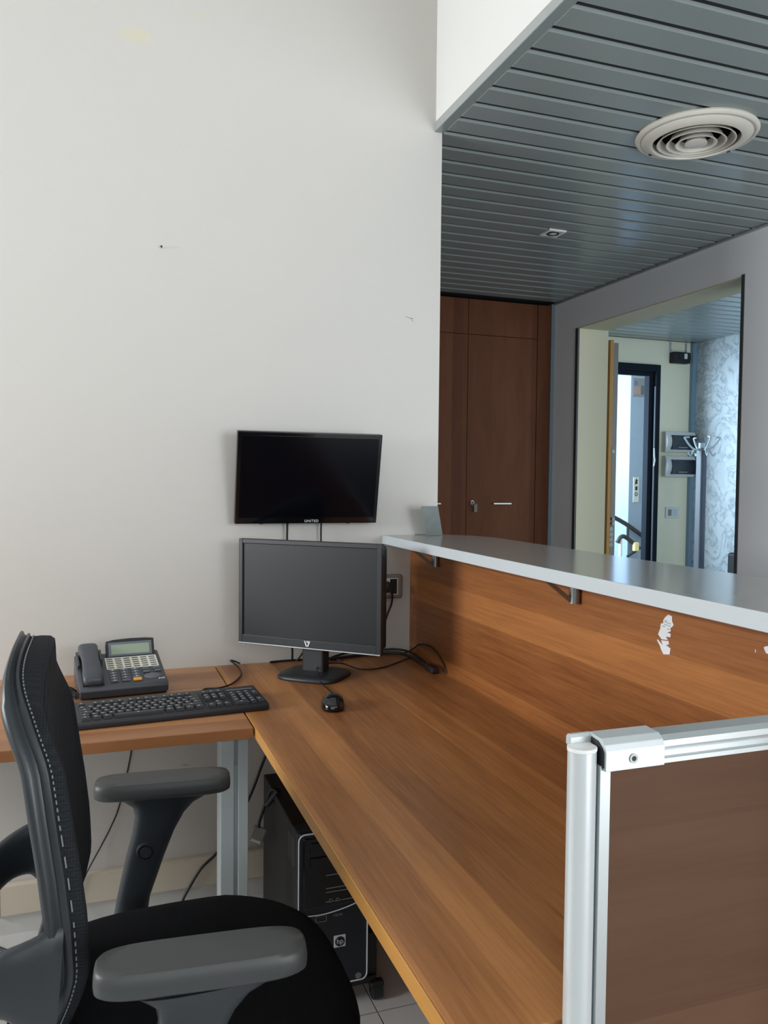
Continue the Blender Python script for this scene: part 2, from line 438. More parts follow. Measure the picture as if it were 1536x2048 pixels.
# slatted low ceiling
ce = struct(BM().box(1.089, XR, -2.2, YC+0.5, ZC+0.006, ZC+0.06).build('ceiling', SLATD), 'low ceiling of grey metal slats with dark gaps', 'ceiling')
pitchs = 0.1098; s0 = 1.951
sl = None
def slat_mesh(x0, x1, w):
    b = BM()
    prof = [(-w/2, 0.0065), (-w/2, 0.0055), (-w/2+0.008, 0.0), (w/2-0.003, 0.0), (w/2, 0.003), (w/2, 0.0065)]
    b.prism(prof, lambda y, z, x: Vector((x, y, z)), x0, x1)
    return b
for k in range(-19, 25):
    y = s0 + pitchs*(k+0.5)
    if y < -0.1 or y+pitchs/2 > YC+0.02: continue
    if sl is None:
        sl = slat_mesh(1.0935, XR-0.012, pitchs-0.018).build('slat', SLAT, ce); sl.location = (0, y, ZC)
    else: share(sl, 'slat', (0, y, ZC), ce)
# right wall with the wide opening
rw = BM()
rw.box(XR, XR+0.222, -2.2, 2.993, 0, ZC+0.06); rw.box(XR, XR+0.222, 4.359, YC+0.5, 0, ZC+0.06)
rw.box(XR, XR+0.222, 2.993, 4.359, 2.274, ZC+0.06)
rwo = struct(rw.build('wall_right', GREYW), 'grey wall on the right with a wide doorless opening', 'wall')
tr2 = BM().box(XR-0.012, XR, -2.2, YC, ZC-0.012, ZC-0.004).build('trim_2', ALU)
struct(tr2, 'thin metal ceiling angle along the top of the grey wall', 'trim')
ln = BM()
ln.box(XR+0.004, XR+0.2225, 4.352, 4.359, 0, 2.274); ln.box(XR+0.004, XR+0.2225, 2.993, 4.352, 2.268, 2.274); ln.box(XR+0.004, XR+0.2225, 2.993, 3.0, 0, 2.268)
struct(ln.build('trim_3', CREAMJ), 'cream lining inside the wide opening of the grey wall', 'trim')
struct(BM().box(XR-0.004, XR+0.02, 2.985, 3.003, 0, 2.28).build('trim_4', DGREY), 'dark vertical strip on the near edge of the wide opening', 'trim')
struct(BM().box(XR-0.004, XR+0.008, 4.345, 4.372, 0, 2.27).build('trim_5', DGREY), 'dark vertical strip on the far edge of the wide opening', 'trim')
struct(BM().box(XE, XR+0.222, YC+0.5, YC+0.6, 0, ZC+0.06).build('wall_passage_end', GREYW), 'end wall of the passage behind the wardrobe', 'wall')
# trunking and skirting
tk = thing('cable_trunking', 'beige plastic cable trunking running low along the white wall', 'trunking')
BM().box(-0.262, 1.0, D-0.022, D, 0.06, 0.150, 0.003).build('channel', TRUNK, tk)
BM().box(-0.275, -0.262, D-0.024, D, 0.058, 0.152, 0.003).build('end_cap', TRUNK, tk)
BM().box(-0.26, 1.0, D-0.0235, D-0.020, 0.064, 0.146).build('cover', TRUNK, tk)
struct(BM().box(-3.0, XE, D-0.009, D, 0, 0.06).build('baseboard_back', FLOORM), 'beige tile skirting along the foot of the white wall', 'baseboard')

# hall beyond the opening
HX0, HX1, HY = XR+0.222, 4.665, 5.504
hb = BM()
hb.box(HX0-0.02, 3.235, HY, HY+0.12, 0, ZC+0.06); hb.box(4.29, HX1+0.1, HY, HY+0.12, 0, ZC+0.06); hb.box(3.235, 4.29, HY, HY+0.12, 2.24, ZC+0.06)
struct(hb.build('wall_hall_back', CREAM), 'cream wall of the hall with the entrance door', 'wall')
struct(BM().box(HX1, HX1+0.1, 1.4, HY, 0, ZC+0.06).build('wall_hall_right', STUCCO), 'blue grey stucco wall of the hall with swirling marks', 'wall')
struct(BM().box(HX0-0.1, HX0, YC+0.55, HY+0.1, 0, ZC+0.06).build('wall_hall_left', CREAM), 'cream side wall of the hall behind the open door', 'wall')
hn = BM()
hn.box(HX0-0.1, 3.1, 1.45, 1.57, 0, ZC+0.06); hn.box(4.6, HX1+0.1, 1.45, 1.57, 0, ZC+0.06)
hn.box(3.1, 4.6, 1.45, 1.57, 0, 0.5); hn.box(3.1, 4.6, 1.45, 1.57, 2.45, ZC+0.06)
struct(hn.build('wall_hall_front', CREAM), 'cream near wall of the hall with an added tall window', 'wall')
window('window_3', 'unseen window added at the near end of the hall', 'y', 1.50, 3.1, 4.6, 0.5, 2.45, [])
ch = struct(BM().box(HX0, HX1, 1.5, HY, ZC+0.006, ZC+0.06).build('ceiling_hall', SLATD), 'slatted metal ceiling of the hall beyond the opening', 'ceiling')
sh = None
for k in range(36):
    y = 1.62+pitchs*(k+0.5)
    if y+pitchs/2 > HY: break
    if sh is None:
        sh = slat_mesh(HX0+0.004, HX1-0.01, pitchs-0.016).build('slat', SLAT, ch); sh.location = (0, y, ZC)
    else: share(sh, 'slat', (0, y, ZC), ch)
struct(BM().box(HX1-0.035, HX1, HY-0.035, HY, 0, ZC).build('trim_6', BLUETRIM), 'pale blue vertical corner trim beside the stucco wall', 'trim')
struct(BM().box(HX0+0.0, HX0+0.2, HY-0.02, HY, 2.44, ZC-0.002).build('trim_7', ALU), 'short metal ceiling angle in the hall corner', 'trim')

# entrance door: frame + leaf standing open
df = thing('door_1', 'dark blue entrance door frame with the open oak and metal door leaf', 'door', kind='structure')
fr = BM()
fr.box(4.279, 4.319, HY-0.03, HY+0.126, 0, 2.274, 0.003); fr.box(3.20, 3.24, HY-0.03, HY+0.14, 0, 2.274, 0.003)
fr.box(3.24, 4.279, HY-0.03, HY+0.14, 2.219, 2.274, 0.003)
fr.box(4.235, 4.279, HY+0.005, HY+0.042, 0, 2.219, 0.002); fr.box(3.24, 4.235, HY+0.005, HY+0.042, 2.185, 2.219, 0.002)
fro = fr.build('door_frame', DOORDK, df)
BM().box(4.272, 4.2785, HY-0.028, HY-0.012, 0.2, 2.1).build('frame_seal', mat('grey_rubber_seal', (92, 98, 108), rough=0.6), fro)
st = BM()
st.prism([(4.262, 1.60), (4.272, 1.60), (4.276, 1.53), (4.283, 1.505), (4.272, 1.455), (4.262, 1.455), (4.272, 1.505), (4.266, 1.535)], xz, HY-0.036, HY-0.031)
st.build('pale_frame_mark', WHITEP, fro)  # small white shape on the front of the door frame
leaf = BM().box(3.249, 3.292, 4.61, 5.47, 0.01, 2.249, 0.002).build('door_leaf', DOORGR, df)
BM().box(3.221, 3.247, 4.60, 5.47, 0.01, 2.265, 0.002).build('oak_cladding', OAK, leaf)
BM().cyl((3.262, 4.611, 1.526), (3.262, 4.602, 1.526), 0.013).build('lock_cylinder', STEEL, leaf)
for z in (1.075, 1.045): BM().cyl((3.265, 4.612, z), (3.265, 4.59, z), 0.011).build('lock_bolt', STEEL, leaf)
for z in (1.005, 0.97, 0.935, 0.9): BM().cyl((3.262, 4.612, z), (3.262, 4.605, z), 0.015).build('lock_rosette', STEEL, leaf)
BM().box(3.252, 3.285, 4.606, 4.611, 0.85, 1.56).build('lock_plate', DOORGR, leaf)

# ---- landing beyond the door
struct(BM().box(3.0, 6.4, 8.66, 8.76, 0, 4.0).build('wall_stairwell_back', STAIRW), 'white rear wall of the stairwell beyond the door', 'wall')
sw_ = BM()
sw_.box(2.9, 3.0, 5.62, 5.75, 0, 4.0); sw_.box(2.9, 3.0, 7.35, 8.76, 0, 4.0); sw_.box(2.9, 3.0, 5.75, 7.35, 0, 0.7); sw_.box(2.9, 3.0, 5.75, 7.35, 2.7, 4.0)
window('window_5', 'stairwell window on the left of the landing', 'x', 2.95, 5.75, 7.35, 0.7, 2.7, [])
struct(sw_.build('wall_stairwell_left', STAIRW), 'white left wall of the stairwell beyond the door', 'wall')
struct(BM().box(2.9, 6.4, 5.62, 8.76, 4.0, 4.1).build('ceiling_stairwell', STAIRW), 'white ceiling over the stairwell beyond the door', 'ceiling')
lf = thing('lift_shaft', 'grey blue lift wall standing on the landing beyond the door', 'lift')
BM().box(4.567, 5.6, 6.2, 6.9, 0, 3.98, 0.004).build('wall_casing', LIFT, lf)
cp = BM().box(4.612, 4.672, 6.192, 6.20, 1.14, 1.37, 0.002).build('call_plate', ALUW, lf)
BM().prism([(4.63, 1.30), (4.655, 1.315), (4.648, 1.335), (4.66, 1.34), (4.64, 1.355), (4.63, 1.33)], xz, 6.189, 6.1915).build('arrow_mark', BLKM, cp)
BM().box(4.632, 4.654, 6.189, 6.1915, 1.25, 1.285).build('square_mark', BLKM, cp)
BM().tube([(4.643+0.012*math.cos(a), 6.190, 1.215+0.016*math.sin(a)) for a in [k*math.pi/5 for k in range(10)]], 0.003, closed=True, smooth=2).build('ring_button', BLKM, cp)
nb = BM().box(4.585, 4.712, 6.193, 6.20, 2.10, 2.265, 0.002).build('notice_board', mat('faded_notice', (120, 124, 132), rough=0.6), lf)
BM().box(4.60, 4.63, 6.1905, 6.193, 2.20, 2.24).build('notice_sheet', mat('blue_notice', (82, 104, 140), rough=0.6), nb)
BM().box(4.595, 4.665, 6.1905, 6.193, 2.12, 2.19).build('notice_sheet', mat('pink_notice', (150, 128, 124), rough=0.6), nb)
BM().box(4.675, 4.705, 6.1905, 6.193, 2.12, 2.20).build('notice_sheet', mat('grey_notice', (86, 92, 102), rough=0.6), nb)
# stairs
fu = thing('stair_flight', 'grey stone stair flight rising beyond the lift wall', 'stairs')
stp = None
for k in range(7):
    x = 4.62+k*0.27; z = 0.16*k
    b = BM().box(x, x+0.30, 7.4, 8.5, max(0, z-0.02), z+0.16, 0.004)
    b.build('step', STONE, fu)
BM().prism([(4.5, 0.0), (4.62, 0.0), (6.5, 1.12), (6.5, 1.30), (4.5, 0.12)], xz, 7.30, 7.39).build('stringer', STAIRW, fu)
ru = thing('stair_railing', 'dark bronze railing rising along the upper stair flight', 'railing')
def sxz(x, z, y): return Vector((x, y, z))
BM().tube([(4.85, 7.0, 1.29), (5.0, 7.0, 1.345), (5.6, 7.0, 1.70)], 0.022, smooth=4).build('handrail', BRONZE, ru)
BM().tube([(4.85, 7.0, 1.17), (5.0, 7.0, 1.215), (5.6, 7.0, 1.56)], 0.018, smooth=4).build('lower_rail', BRONZE, ru)
for x in (4.86, 5.2, 5.55): BM().cyl((x, 7.0, 0.0), (x, 7.0, 1.29+(x-4.85)*0.5), 0.012).build('post', BRONZE, ru)
BM().box(4.83, 4.90, 6.97, 7.03, 1.10, 1.17, 0.008).build('end_cap', YELLOW, ru)
rd = thing('landing_railing', 'dark railing with pale yellow end sloping down on the landing', 'railing')
BM().tube([(4.30, 6.15, 1.04), (4.50, 6.15, 0.95), (4.75, 6.15, 0.80)], 0.02, smooth=4).build('handrail', BRONZE, rd)
BM().tube([(4.42, 6.15, 0.78), (4.46, 6.15, 0.83), (4.52, 6.15, 0.82), (4.66, 6.15, 0.72)], 0.02, smooth=4).build('lower_rail', BRONZE, rd)
BM().cyl((4.53, 6.15, 0.80), (4.53, 6.15, 0.94), 0.012).build('strut', BRONZE, rd)
BM().tube([(4.66, 6.15, 0.72), (4.53, 6.15, 0.65)], 0.012, smooth=0).build('strut', BRONZE, rd)
BM().cyl((4.455, 6.15, 0.0), (4.455, 6.15, 0.82), 0.016).build('post', WHITEP, rd)
BM().box(4.58, 4.63, 6.11, 6.15, 0.70, 0.78, 0.008).build('end_cap', YELLOW, rd)

# ---- things on the hall walls
def fuse_box(label, z0, z1, x0, x1):
    t = thing('distribution_board', label, 'fuse box', (0, HY, 0), group='distribution boards on the cream wall')
    h = z1-z0
    BM().prism([(0, z0), (-0.05, z0), (-0.075, z0+h*0.3), (-0.08, z0+h*0.5), (-0.075, z0+h*0.7), (-0.05, z1), (0, z1)], lambda y, z, x: Vector((x, y, z)), x0, x1, 0.004).build('case', WHITEP, t)
    pts = []
    for k in range(9):
        u = k/8; pts.append((-0.081-0.006*math.sin(math.pi*u), z0+h*(0.12+0.70*u)))
    pts = [(-0.06, z0+h*0.12)]+pts+[(-0.06, z0+h*0.82)]
    d = BM().prism(pts, lambda y, z, x: Vector((x, y, z)), x0+0.045, x1-0.012).build('window_door', SMOKE, t)
    BM().box(x0+0.1, x0+0.19, -0.09, -0.085, z0+h*0.2, z0+h*0.24).build('catch', STEEL, d)
    return t
fuse_box('upper white fuse box with smoked blue door on cream wall', 1.572, 1.738, 4.362, 4.655)
fuse_box('lower white fuse box with smoked dark door on cream wall', 1.372, 1.540, 4.366, 4.655)
sw = thing('light_switch', 'white rocker switch plate under the fuse boxes', 'switch', (4.482, HY, 1.076))
BM().box(-0.068, 0.068, -0.012, 0, -0.046, 0.046, 0.005).build('plate', WHITEP, sw)
for i in range(3): BM().box(-0.045+i*0.03, -0.017+i*0.03, -0.017, -0.01, -0.026, 0.026, 0.002).build('rocker', ALUW if i else GREYP, sw)
au = thing('alarm_unit', 'black wall unit hung on a bracket above the fuse boxes', 'wall unit', (4.505, HY, 2.343))  # black alarm unit, not a lamp
BM().box(-0.085, 0.08, -0.06, 0, -0.047, 0.042, 0.006).build('case', BLKM, au)
BM().box(0.08, 0.092, -0.05, -0.01, -0.02, 0.02, 0.004).build('side_knob', BLKM, au)
BM().box(0.015, 0.045, -0.064, -0.059, -0.012, 0.03, 0.001).build('label_sheet', WHITEP, au)
BM().box(-0.03, 0.01, -0.064, -0.059, -0.02, 0.03, 0.001).build('display', BLKG, au)
for x in (-0.082, 0.074): BM().box(x-0.006, x+0.006, -0.012, 0, 0.04, 0.125).build('bracket_arm', ALU, au)
for x in (-0.075, 0.067): BM().cyl((x, -0.012, 0.06), (x, -0.017, 0.06), 0.004, n=10).build('bracket_screw', STEEL, au)
cs = thing('coat_stand', 'grey coat stand with milky curved hooks before the stucco wall', 'coat stand', (4.335, 5.0, 0))
BM().box(-0.027, 0.027, -0.027, 0.027, 0.02, 1.585, 0.003).build('pole', mat('pole_grey', (104, 110, 120), rough=0.5), cs)
BM().box(-0.013, 0.013, -0.031, -0.026, 0.02, 1.585, 0.001).build('pole_inlay', mat('slate_inlay', (92, 98, 112), rough=0.35), cs)
BM().cyl((0, 0, 1.585), (0, 0, 1.625), 0.024).build('cap', CLEARP, cs)
BM().lathe([(0.0, 0.0), (0.105, 0.0), (0.105, 0.012), (0.04, 0.025), (0.0, 0.025)], (0, 0, 0)).build('base', GREYP, cs, smooth=40)
for a in (-20, 75, 165, 255):
    hk = BM()
    hk.tube([(0.01, 0, 1.58), (0.05, 0, 1.575), (0.09, 0, 1.60), (0.125, 0, 1.645), (0.135, 0, 1.665), (0.10, 0, 1.668)], 0.007)
    hk.tube([(0.06, 0, 1.58), (0.075, 0, 1.545), (0.09, 0, 1.53), (0.105, 0, 1.55)], 0.006)
    ob = hk.build('hook', CLEARP, cs, smooth=60); ob.rotation_euler = (0, 0, math.radians(a))
sf = thing('waiting_chair', 'dark low chair in the lower corner of the hall', 'chair', (4.43, 4.715, 0), 0)
BM().box(-0.21, 0.22, -0.25, 0.25, 0.36, 0.46, 0.03, 3).build('seat', BLKM, sf)
BM().box(0.15, 0.215, -0.26, 0.265, 0.45, 0.79, 0.02, 3).build('backrest', BLKM, sf)
for x in (-0.19, 0.19):
    for y in (-0.21, 0.21): BM().cyl((x, y, 0), (x, y, 0.37), 0.016).build('leg', STEEL, sf)

# ---- wardrobe closing the passage
wd = thing('wardrobe', 'tall dark cherry wardrobe with narrow doors closing the passage', 'wardrobe')
BM().box(XE+0.02, 2.783, YC+0.02, YC+0.49, 0, ZC-0.012).build('carcass', mat('dark_carcass', (30, 18, 12), rough=0.6), wd)
xs = [1.215, 1.706, 2.197, 2.688]
for i in range(3):
    a, b2 = xs[i]+0.0015, xs[i+1]-0.0015
    dr = BM().box(a, b2, YC, YC+0.02, 0.08, 2.2355, 0.001).build('door', WOOD_Z, wd)
    BM().box(a, b2, YC, YC+0.02, 2.2385, ZC-0.014, 0.001).build('upper_door', WOOD_Z, wd)
    c = (a+b2)/2
    hd = BM().box(c-0.064, c+0.064, YC-0.028, YC-0.018, 1.172, 1.183, 0.003)
    hd.cyl((c-0.05, YC-0.02, 1.178), (c-0.05, YC, 1.178), 0.004, n=10); hd.cyl((c+0.05, YC-0.02, 1.178), (c+0.05, YC, 1.178), 0.004, n=10)
    hd.build('handle', ALUW, dr)
    if i == 2:
        lk = BM().cyl((2.235, YC, 1.185), (2.235, YC-0.012, 1.185), 0.013).build('lock', STEEL, dr)
        ky = BM().box(2.2335, 2.2365, YC-0.035, YC-0.012, 1.177, 1.192, 0.0005)
        ky.build('key', STEEL, dr)
        kk = BM().box(2.240, 2.262, YC-0.03, YC-0.027, 1.125, 1.175, 0.001)
        kk.tube([(2.236+0.012*math.cos(a2), YC-0.028, 1.175+0.012*math.sin(a2)) for a2 in [q*math.pi/4 for q in range(8)]], 0.0015, closed=True, smooth=2, n=5)
        kk.build('key_ring', mat('dull_green_tag', (98, 96, 80), rough=0.5), dr)
BM().box(2.6895, 2.783, YC-0.002, YC+0.02, 0.0, ZC-0.014).build('side_filler', WOOD_Z, wd)
BM().box(XE+0.02, 1.2135, YC, YC+0.02, 0.0, ZC-0.014).build('side_filler', WOOD_Z, wd)
BM().box(1.2135, 2.6895, YC+0.02, YC+0.06, 0.0, 0.078).build('plinth', BLKM, wd)
struct(BM().box(2.783, XR, YC-0.012, YC+0.3, 0, ZC-0.006).build('trim_8', mat('blue_grey_strip', (98, 112, 118), rough=0.5)), 'blue grey upright strip between wardrobe and grey wall', 'trim')

# ---- ceiling diffuser and spot
dv = thing('air_diffuser', 'round white ceiling air diffuser with concentric rings', 'air diffuser', (1.868, 2.218, ZC))
BM().lathe([(0.19, 0.0), (0.193, -0.006), (0.188, -0.014), (0.180, -0.016), (0.175, -0.013), (0.171, -0.018), (0.150, -0.028), (0.140, -0.029), (0.137, -0.025), (0.137, -0.001)], (0, 0, 0), 56).build('outer_ring', VENTW, dv, smooth=50)
BM().lathe([(0.0, -0.0015), (0.14, -0.0015)], (0, 0, 0), 40).build('throat', mat('duct_shade', (5, 5, 6), rough=0.9, spec=0.1), dv)  # flat black disc: the duct's deep shade put into colour
for r, z in ((0.124, -0.027), (0.095, -0.031), (0.066, -0.034)):
    BM().lathe([(r, z), (r-0.003, z-0.001), (r-0.013, z+0.010), (r-0.018, z+0.022), (r-0.015, z+0.022), (r-0.010, z+0.011), (r, z)], (0, 0, 0), 48).build('ring', VENTW, dv, smooth=60)
BM().lathe([(0.0, -0.038), (0.02, -0.0375), (0.035, -0.034), (0.033, -0.026), (0.018, 0.0), (0.0, 0.0)], (0, 0, 0), 40).build('core', VENTW, dv, smooth=50)
BM().box(-0.006, 0.006, -0.125, 0.125, -0.006, -0.002).build('spindle', BLKM, dv)
for a in (115, 10):
    ca, sa = math.cos(math.radians(a)), math.sin(math.radians(a))
    BM().cyl((0.160*ca, 0.160*sa, -0.020), (0.162*ca, 0.162*sa, -0.027), 0.006, n=10).build('screw', BLKM, dv)
sp = thing('ceiling_spotlight', 'small square recessed spotlight in the slatted ceiling', 'spotlight', (1.995, 3.315, ZC), 0)
q = BM()
q.box(-0.045, 0.045, -0.045, -0.030, -0.006, 0.004, 0.001); q.box(-0.045, 0.045, 0.030, 0.045, -0.006, 0.004, 0.001)
q.box(-0.045, -0.030, -0.030, 0.030, -0.006, 0.004, 0.001); q.box(0.030, 0.045, -0.030, 0.030, -0.006, 0.004, 0.001)
q.build('frame', WHITEP, sp)
BM().box(-0.030, 0.030, -0.030, 0.030, -0.003, -0.001).build('backplate', ALUW, sp)
BM().lathe([(0.027, -0.003), (0.027, -0.008), (0.022, -0.008), (0.022, -0.003)], (0, 0, 0), 28).build('bezel', BLKM, sp)
BM().lathe([(0.0, -0.009), (0.014, -0.008), (0.022, -0.004)], (0, 0, 0), 24).build('lamp_glass', LAMPG, sp, smooth=60)

# ------------------------------------------------------------------ desks and counter
XD, XP = 0.348, 0.992
ld = thing('reception_desk', 'long cherry desk top running below the reception counter', 'desk')
BM().box(XD+0.003, XP, 0.737, D-0.001, DESK-0.025, DESK, 0.0015).build('tabletop', WOOD_Y, ld)
BM().box(XD, XD+0.003, 0.737, D-0.001, DESK-0.025, DESK, 0.001).build('front_edging', EDGE, ld)
for y in (0.80, 2.44): BM().box(XP-0.08, XP-0.03, y-0.03, y+0.03, 0, DESK-0.025, 0.003).build('leg', GREYLEG, ld)
BM().box(0.52, 0.56, 0.76, 0.80, 0, DESK-0.025, 0.003).build('leg', GREYLEG, ld)
rd2 = thing('return_desk', 'shorter cherry desk along the white wall carrying the telephone', 'desk')
BM().box(-1.05, XD-0.004, 1.862, D-0.001, DESK-0.025, DESK, 0.0015).build('tabletop', WOOD_X, rd2)
BM().box(-1.05, XD-0.004, 1.859, 1.862, DESK-0.025, DESK, 0.001).build('front_edging', EDGE_X, rd2)
lg = BM()
lg.box(0.278, 0.311, 1.925, 1.985, 0, DESK-0.025, 0.002); lg.box(0.320, 0.345, 1.925, 1.985, 0, DESK-0.025, 0.002); lg.box(0.309, 0.322, 1.935, 1.98, 0, DESK-0.025)
lgo = lg.build('leg', GREYLEG, rd2)
BM().box(0.3105, 0.3205, 1.930, 1.936, 0.63, DESK-0.03).build('cable_cover', mat('mid_grey_cover', (150, 158, 162), rough=0.4), lgo)
BM().box(-0.98, -0.92, 1.925, 1.985, 0, DESK-0.025, 0.003).build('leg', GREYLEG, rd2)
BM().box(-0.92, 0.278, 2.30, 2.33, DESK-0.07, DESK-0.025, 0.002).build('under_rail', GREYLEG, rd2)
# counter
ZT = 1.138
pn = BM().box(XP, XP+0.022, 0.30, D, 0.0, ZT-0.028, 0.001).build('counter_front_panel', WOOD_P)
tag(pn, 'upright cherry panel rising from the desk to the grey counter', 'panel')
ct = thing('reception_counter', 'pale grey reception counter shelf on steel brackets', 'counter')
poly = [(0.894, 0.30), (0.894, D-0.001), (XE-0.002, D-0.001), (1.10, 2.515), (1.15, 2.478), (1.185, 2.435), (1.208, 2.38), (1.218, 2.30), (1.22, 0.30)]
BM().prism(poly, xy, ZT-0.028, ZT, 0.001, 1).build('board', GREYTOP, ct)
BM().box(0.891, 0.894, 0.30, D-0.001, ZT-0.028, ZT, 0.0008, 1).build('front_edging', GREYEDGE, ct)
for y in (2.285, 1.515, 0.6):
    b = BM()
    b.cyl((XP-0.010, y, 1.056), (XP-0.010, y, ZT-0.028), 0.0125, n=18)
    b.build('bracket_post', STEEL, ct, smooth=40)
    a = BM()
    a.prism([(0.903, ZT-0.0285), (0.916, ZT-0.0285), (XP-0.014, 1.064), (XP-0.014, 1.057), (XP-0.020, 1.057)], lambda x, z, yy: Vector((x, yy, z)), y-0.004, y+0.004)
    a.build('bracket_arm', STEEL, ct)
# bent plate on counter
bp = thing('sign_holder', 'bent grey metal sign holder standing on the counter end', 'sign holder', (1.052, 2.462, ZT), math.radians(12))
b = BM()
b.box(-0.032, 0.035, -0.002, 0.075, 0.0, 0.0025, 0.0008, 1)
b.box(-0.032, 0.035, -0.002, 0.0005, 0.0, 0.098, 0.0008, 1, mat=Tr(0, 0, 0) @ Matrix.Shear('XY', 4, (0, 0)) )
me_ = b.bm
for v in me_.verts:
    if v.co.z > 0.004: v.co.x -= (v.co.z)*0.28; v.co.y -= v.co.z*0.10
b.build('bent_plate', mat('galvanised_plate', (132, 140, 138), rough=0.5, metal=0.5, var=0.15, vscale=40), bp)
# torn sticker on panel
def ypx(px, py):  # crop pixels of the torn paper -> (y, z) on the panel
    return (1.246-(px-560)/15.36/20*0.0186*1.0, 1.083-(py-280)/15.36*0.00092)
sk = thing('torn_sticker', 'torn white paper sticker left on the cherry panel', 'sticker', (XP-0.0004, 0, 0))
P1 = [(900, 280), (1035, 320), (1040, 470), (1095, 575), (1050, 640), (990, 680), (1000, 780), (880, 830), (1000, 850), (1000, 960), (840, 960), (915, 1050), (700, 1060), (570, 920), (640, 740), (660, 570), (740, 560), (740, 460), (800, 370)]
P2 = [(680, 1090), (940, 1080), (950, 1190), (850, 1215), (1010, 1300), (980, 1490), (770, 1510), (690, 1380), (640, 1260), (530, 1090), (570, 1080), (740, 1240)]
def crop2(p):
    px, py = 1280+p[0]/15.36, 1210+p[1]/15.36
    y = 1.246-(px-1318)*0.00125; z = 1.0785-(py-1229)*0.00093-(1350-px)*0.00012
    return (y, z)
def flat_poly(pts, x0, x1):
    t = BM(); t.prism([crop2(p) for p in pts], lambda y, z, x: Vector((x, y, z)), x0, x1)
    return t
s1 = flat_poly(P1, -0.0006, 0.0002).build('paper_scrap', PAPER, sk)
flat_poly(P2, -0.0006, 0.0002).build('paper_scrap', PAPER, sk)
for (x0, y0, x1, y1, h) in ((780, 490, 1000, 550, 14), (770, 570, 1000, 625, 14), (720, 635, 810, 640, 20), (810, 460, 860, 465, 22), (890, 705, 960, 715, 18)):
    flat_poly([(x0, y0), (x1, y1), (x1, y1+h), (x0, y0+h)], -0.0011, -0.0004).build('printed_line', INK, s1)
rs = tag(BM().prism([(0.985+0.007*math.cos(a)*(1+0.25*math.sin(3*a)), 1.060+0.006*math.sin(a)) for a in [k*math.pi/6 for k in range(12)]], lambda y, z, x: Vector((x, y, z)), XP-0.0012, XP).build('sticker_residue', PAPER), 'larger white sticker scrap at the far right of the panel', 'sticker')
tag(BM().prism([(1.011, 1.052), (1.0085, 1.0505), (1.0095, 1.057)], lambda y, z, x: Vector((x, y, z)), XP-0.0012, XP).build('sticker_residue', PAPER), 'tiny white sticker scrap beside the larger one on the panel', 'sticker')

# ---- divider at the near end
dvd = thing('desk_divider', 'brown desk divider with rounded aluminium post and top rail', 'divider', (0, 0.72, 0))
b = BM()
prof = [(0.4945, 0.010), (0.468, 0.010)]
for k in range(15):
    a = math.pi*(0.95+0.95*k/14)
    prof.append((0.479+0.0157*math.cos(a), 0.0+0.0145*math.sin(a)))
b.prism(prof, xy, 0.0, 1.0395)
b.build('post', ALUW, dvd, smooth=30)
b = BM(); pr2 = [(0.480+(p[0]-0.480)*1.04, p[1]*1.04) for p in prof]
b.prism(pr2, xy, 1.0395, 1.0435, 0.0006, 1).build('post_cap', WHITEP, dvd)
BM().box(0.4947, 0.507, -0.0115, 0.010, 0.0, 1.024).build('side_channel', ALU, dvd)
BM().box(0.507, XP-0.002, -0.006, 0.006, 0.01, 1.03).build('infill_panel', WOOD_D, dvd)
rail = BM()
rp = [(-0.013, 1.0195), (-0.013, 1.0245), (-0.010, 1.0265), (-0.008, 1.031), (-0.010, 1.0355), (-0.013, 1.0375), (-0.013, 1.044), (-0.008, 1.049), (0.014, 1.0495), (0.017, 1.046), (0.017, 1.0195)]
rail.prism(rp, lambda y, z, x: Vector((x, y, z)), 0.560, XP-0.003)
rl = rail.build('top_rail', ALU, dvd)
cl = BM()
cpf = [(-0.0165, 1.019), (-0.0165, 1.040), (-0.013, 1.0465), (-0.006, 1.0515), (0.016, 1.0525), (0.020, 1.049), (0.020, 1.019)]
cl.prism(cpf, lambda y, z, x: Vector((x, y, z)), 0.4975, 0.5715, 0.0005, 1)
clo = cl.build('rail_clamp', ALUW, dvd)
BM().cyl((0.5315, -0.016, 1.0305), (0.5315, -0.0178, 1.0305), 0.0052, n=18).build('screw_head', STEEL, clo)
BM().cyl((0.5315, -0.0175, 1.0305), (0.5315, -0.0181, 1.0305), 0.0030, n=6).build('hex_socket', BLKM, clo)
BM().prism([(0.0105, 1.041), (0.0105, 1.0495), (0.013, 1.0525), (0.017, 1.0525), (0.020, 1.049), (0.020, 1.041)], lambda y, z, x: Vector((x, y, z)), 0.4725, 0.4978).build('end_hook', ALUW, dvd)
BM().prism([(-0.0135, 1.022), (-0.0135, 1.038), (-0.010, 1.0435), (-0.003, 1.048), (0.009, 1.049), (0.009, 1.022)], lambda y, z, x: Vector((x, y, z)), 0.4962, 0.4976).build('joint_gap', BLKM, dvd)

# ------------------------------------------------------------------ monitor on the desk
mn = thing('computer_monitor', 'black desktop monitor on a wide foot turned towards the chair', 'monitor', (0.5765, 2.2675, DESK), math.radians(-41.5))
w2 = 0.2305; z0, z1 = 0.088, 0.402
b = BM()
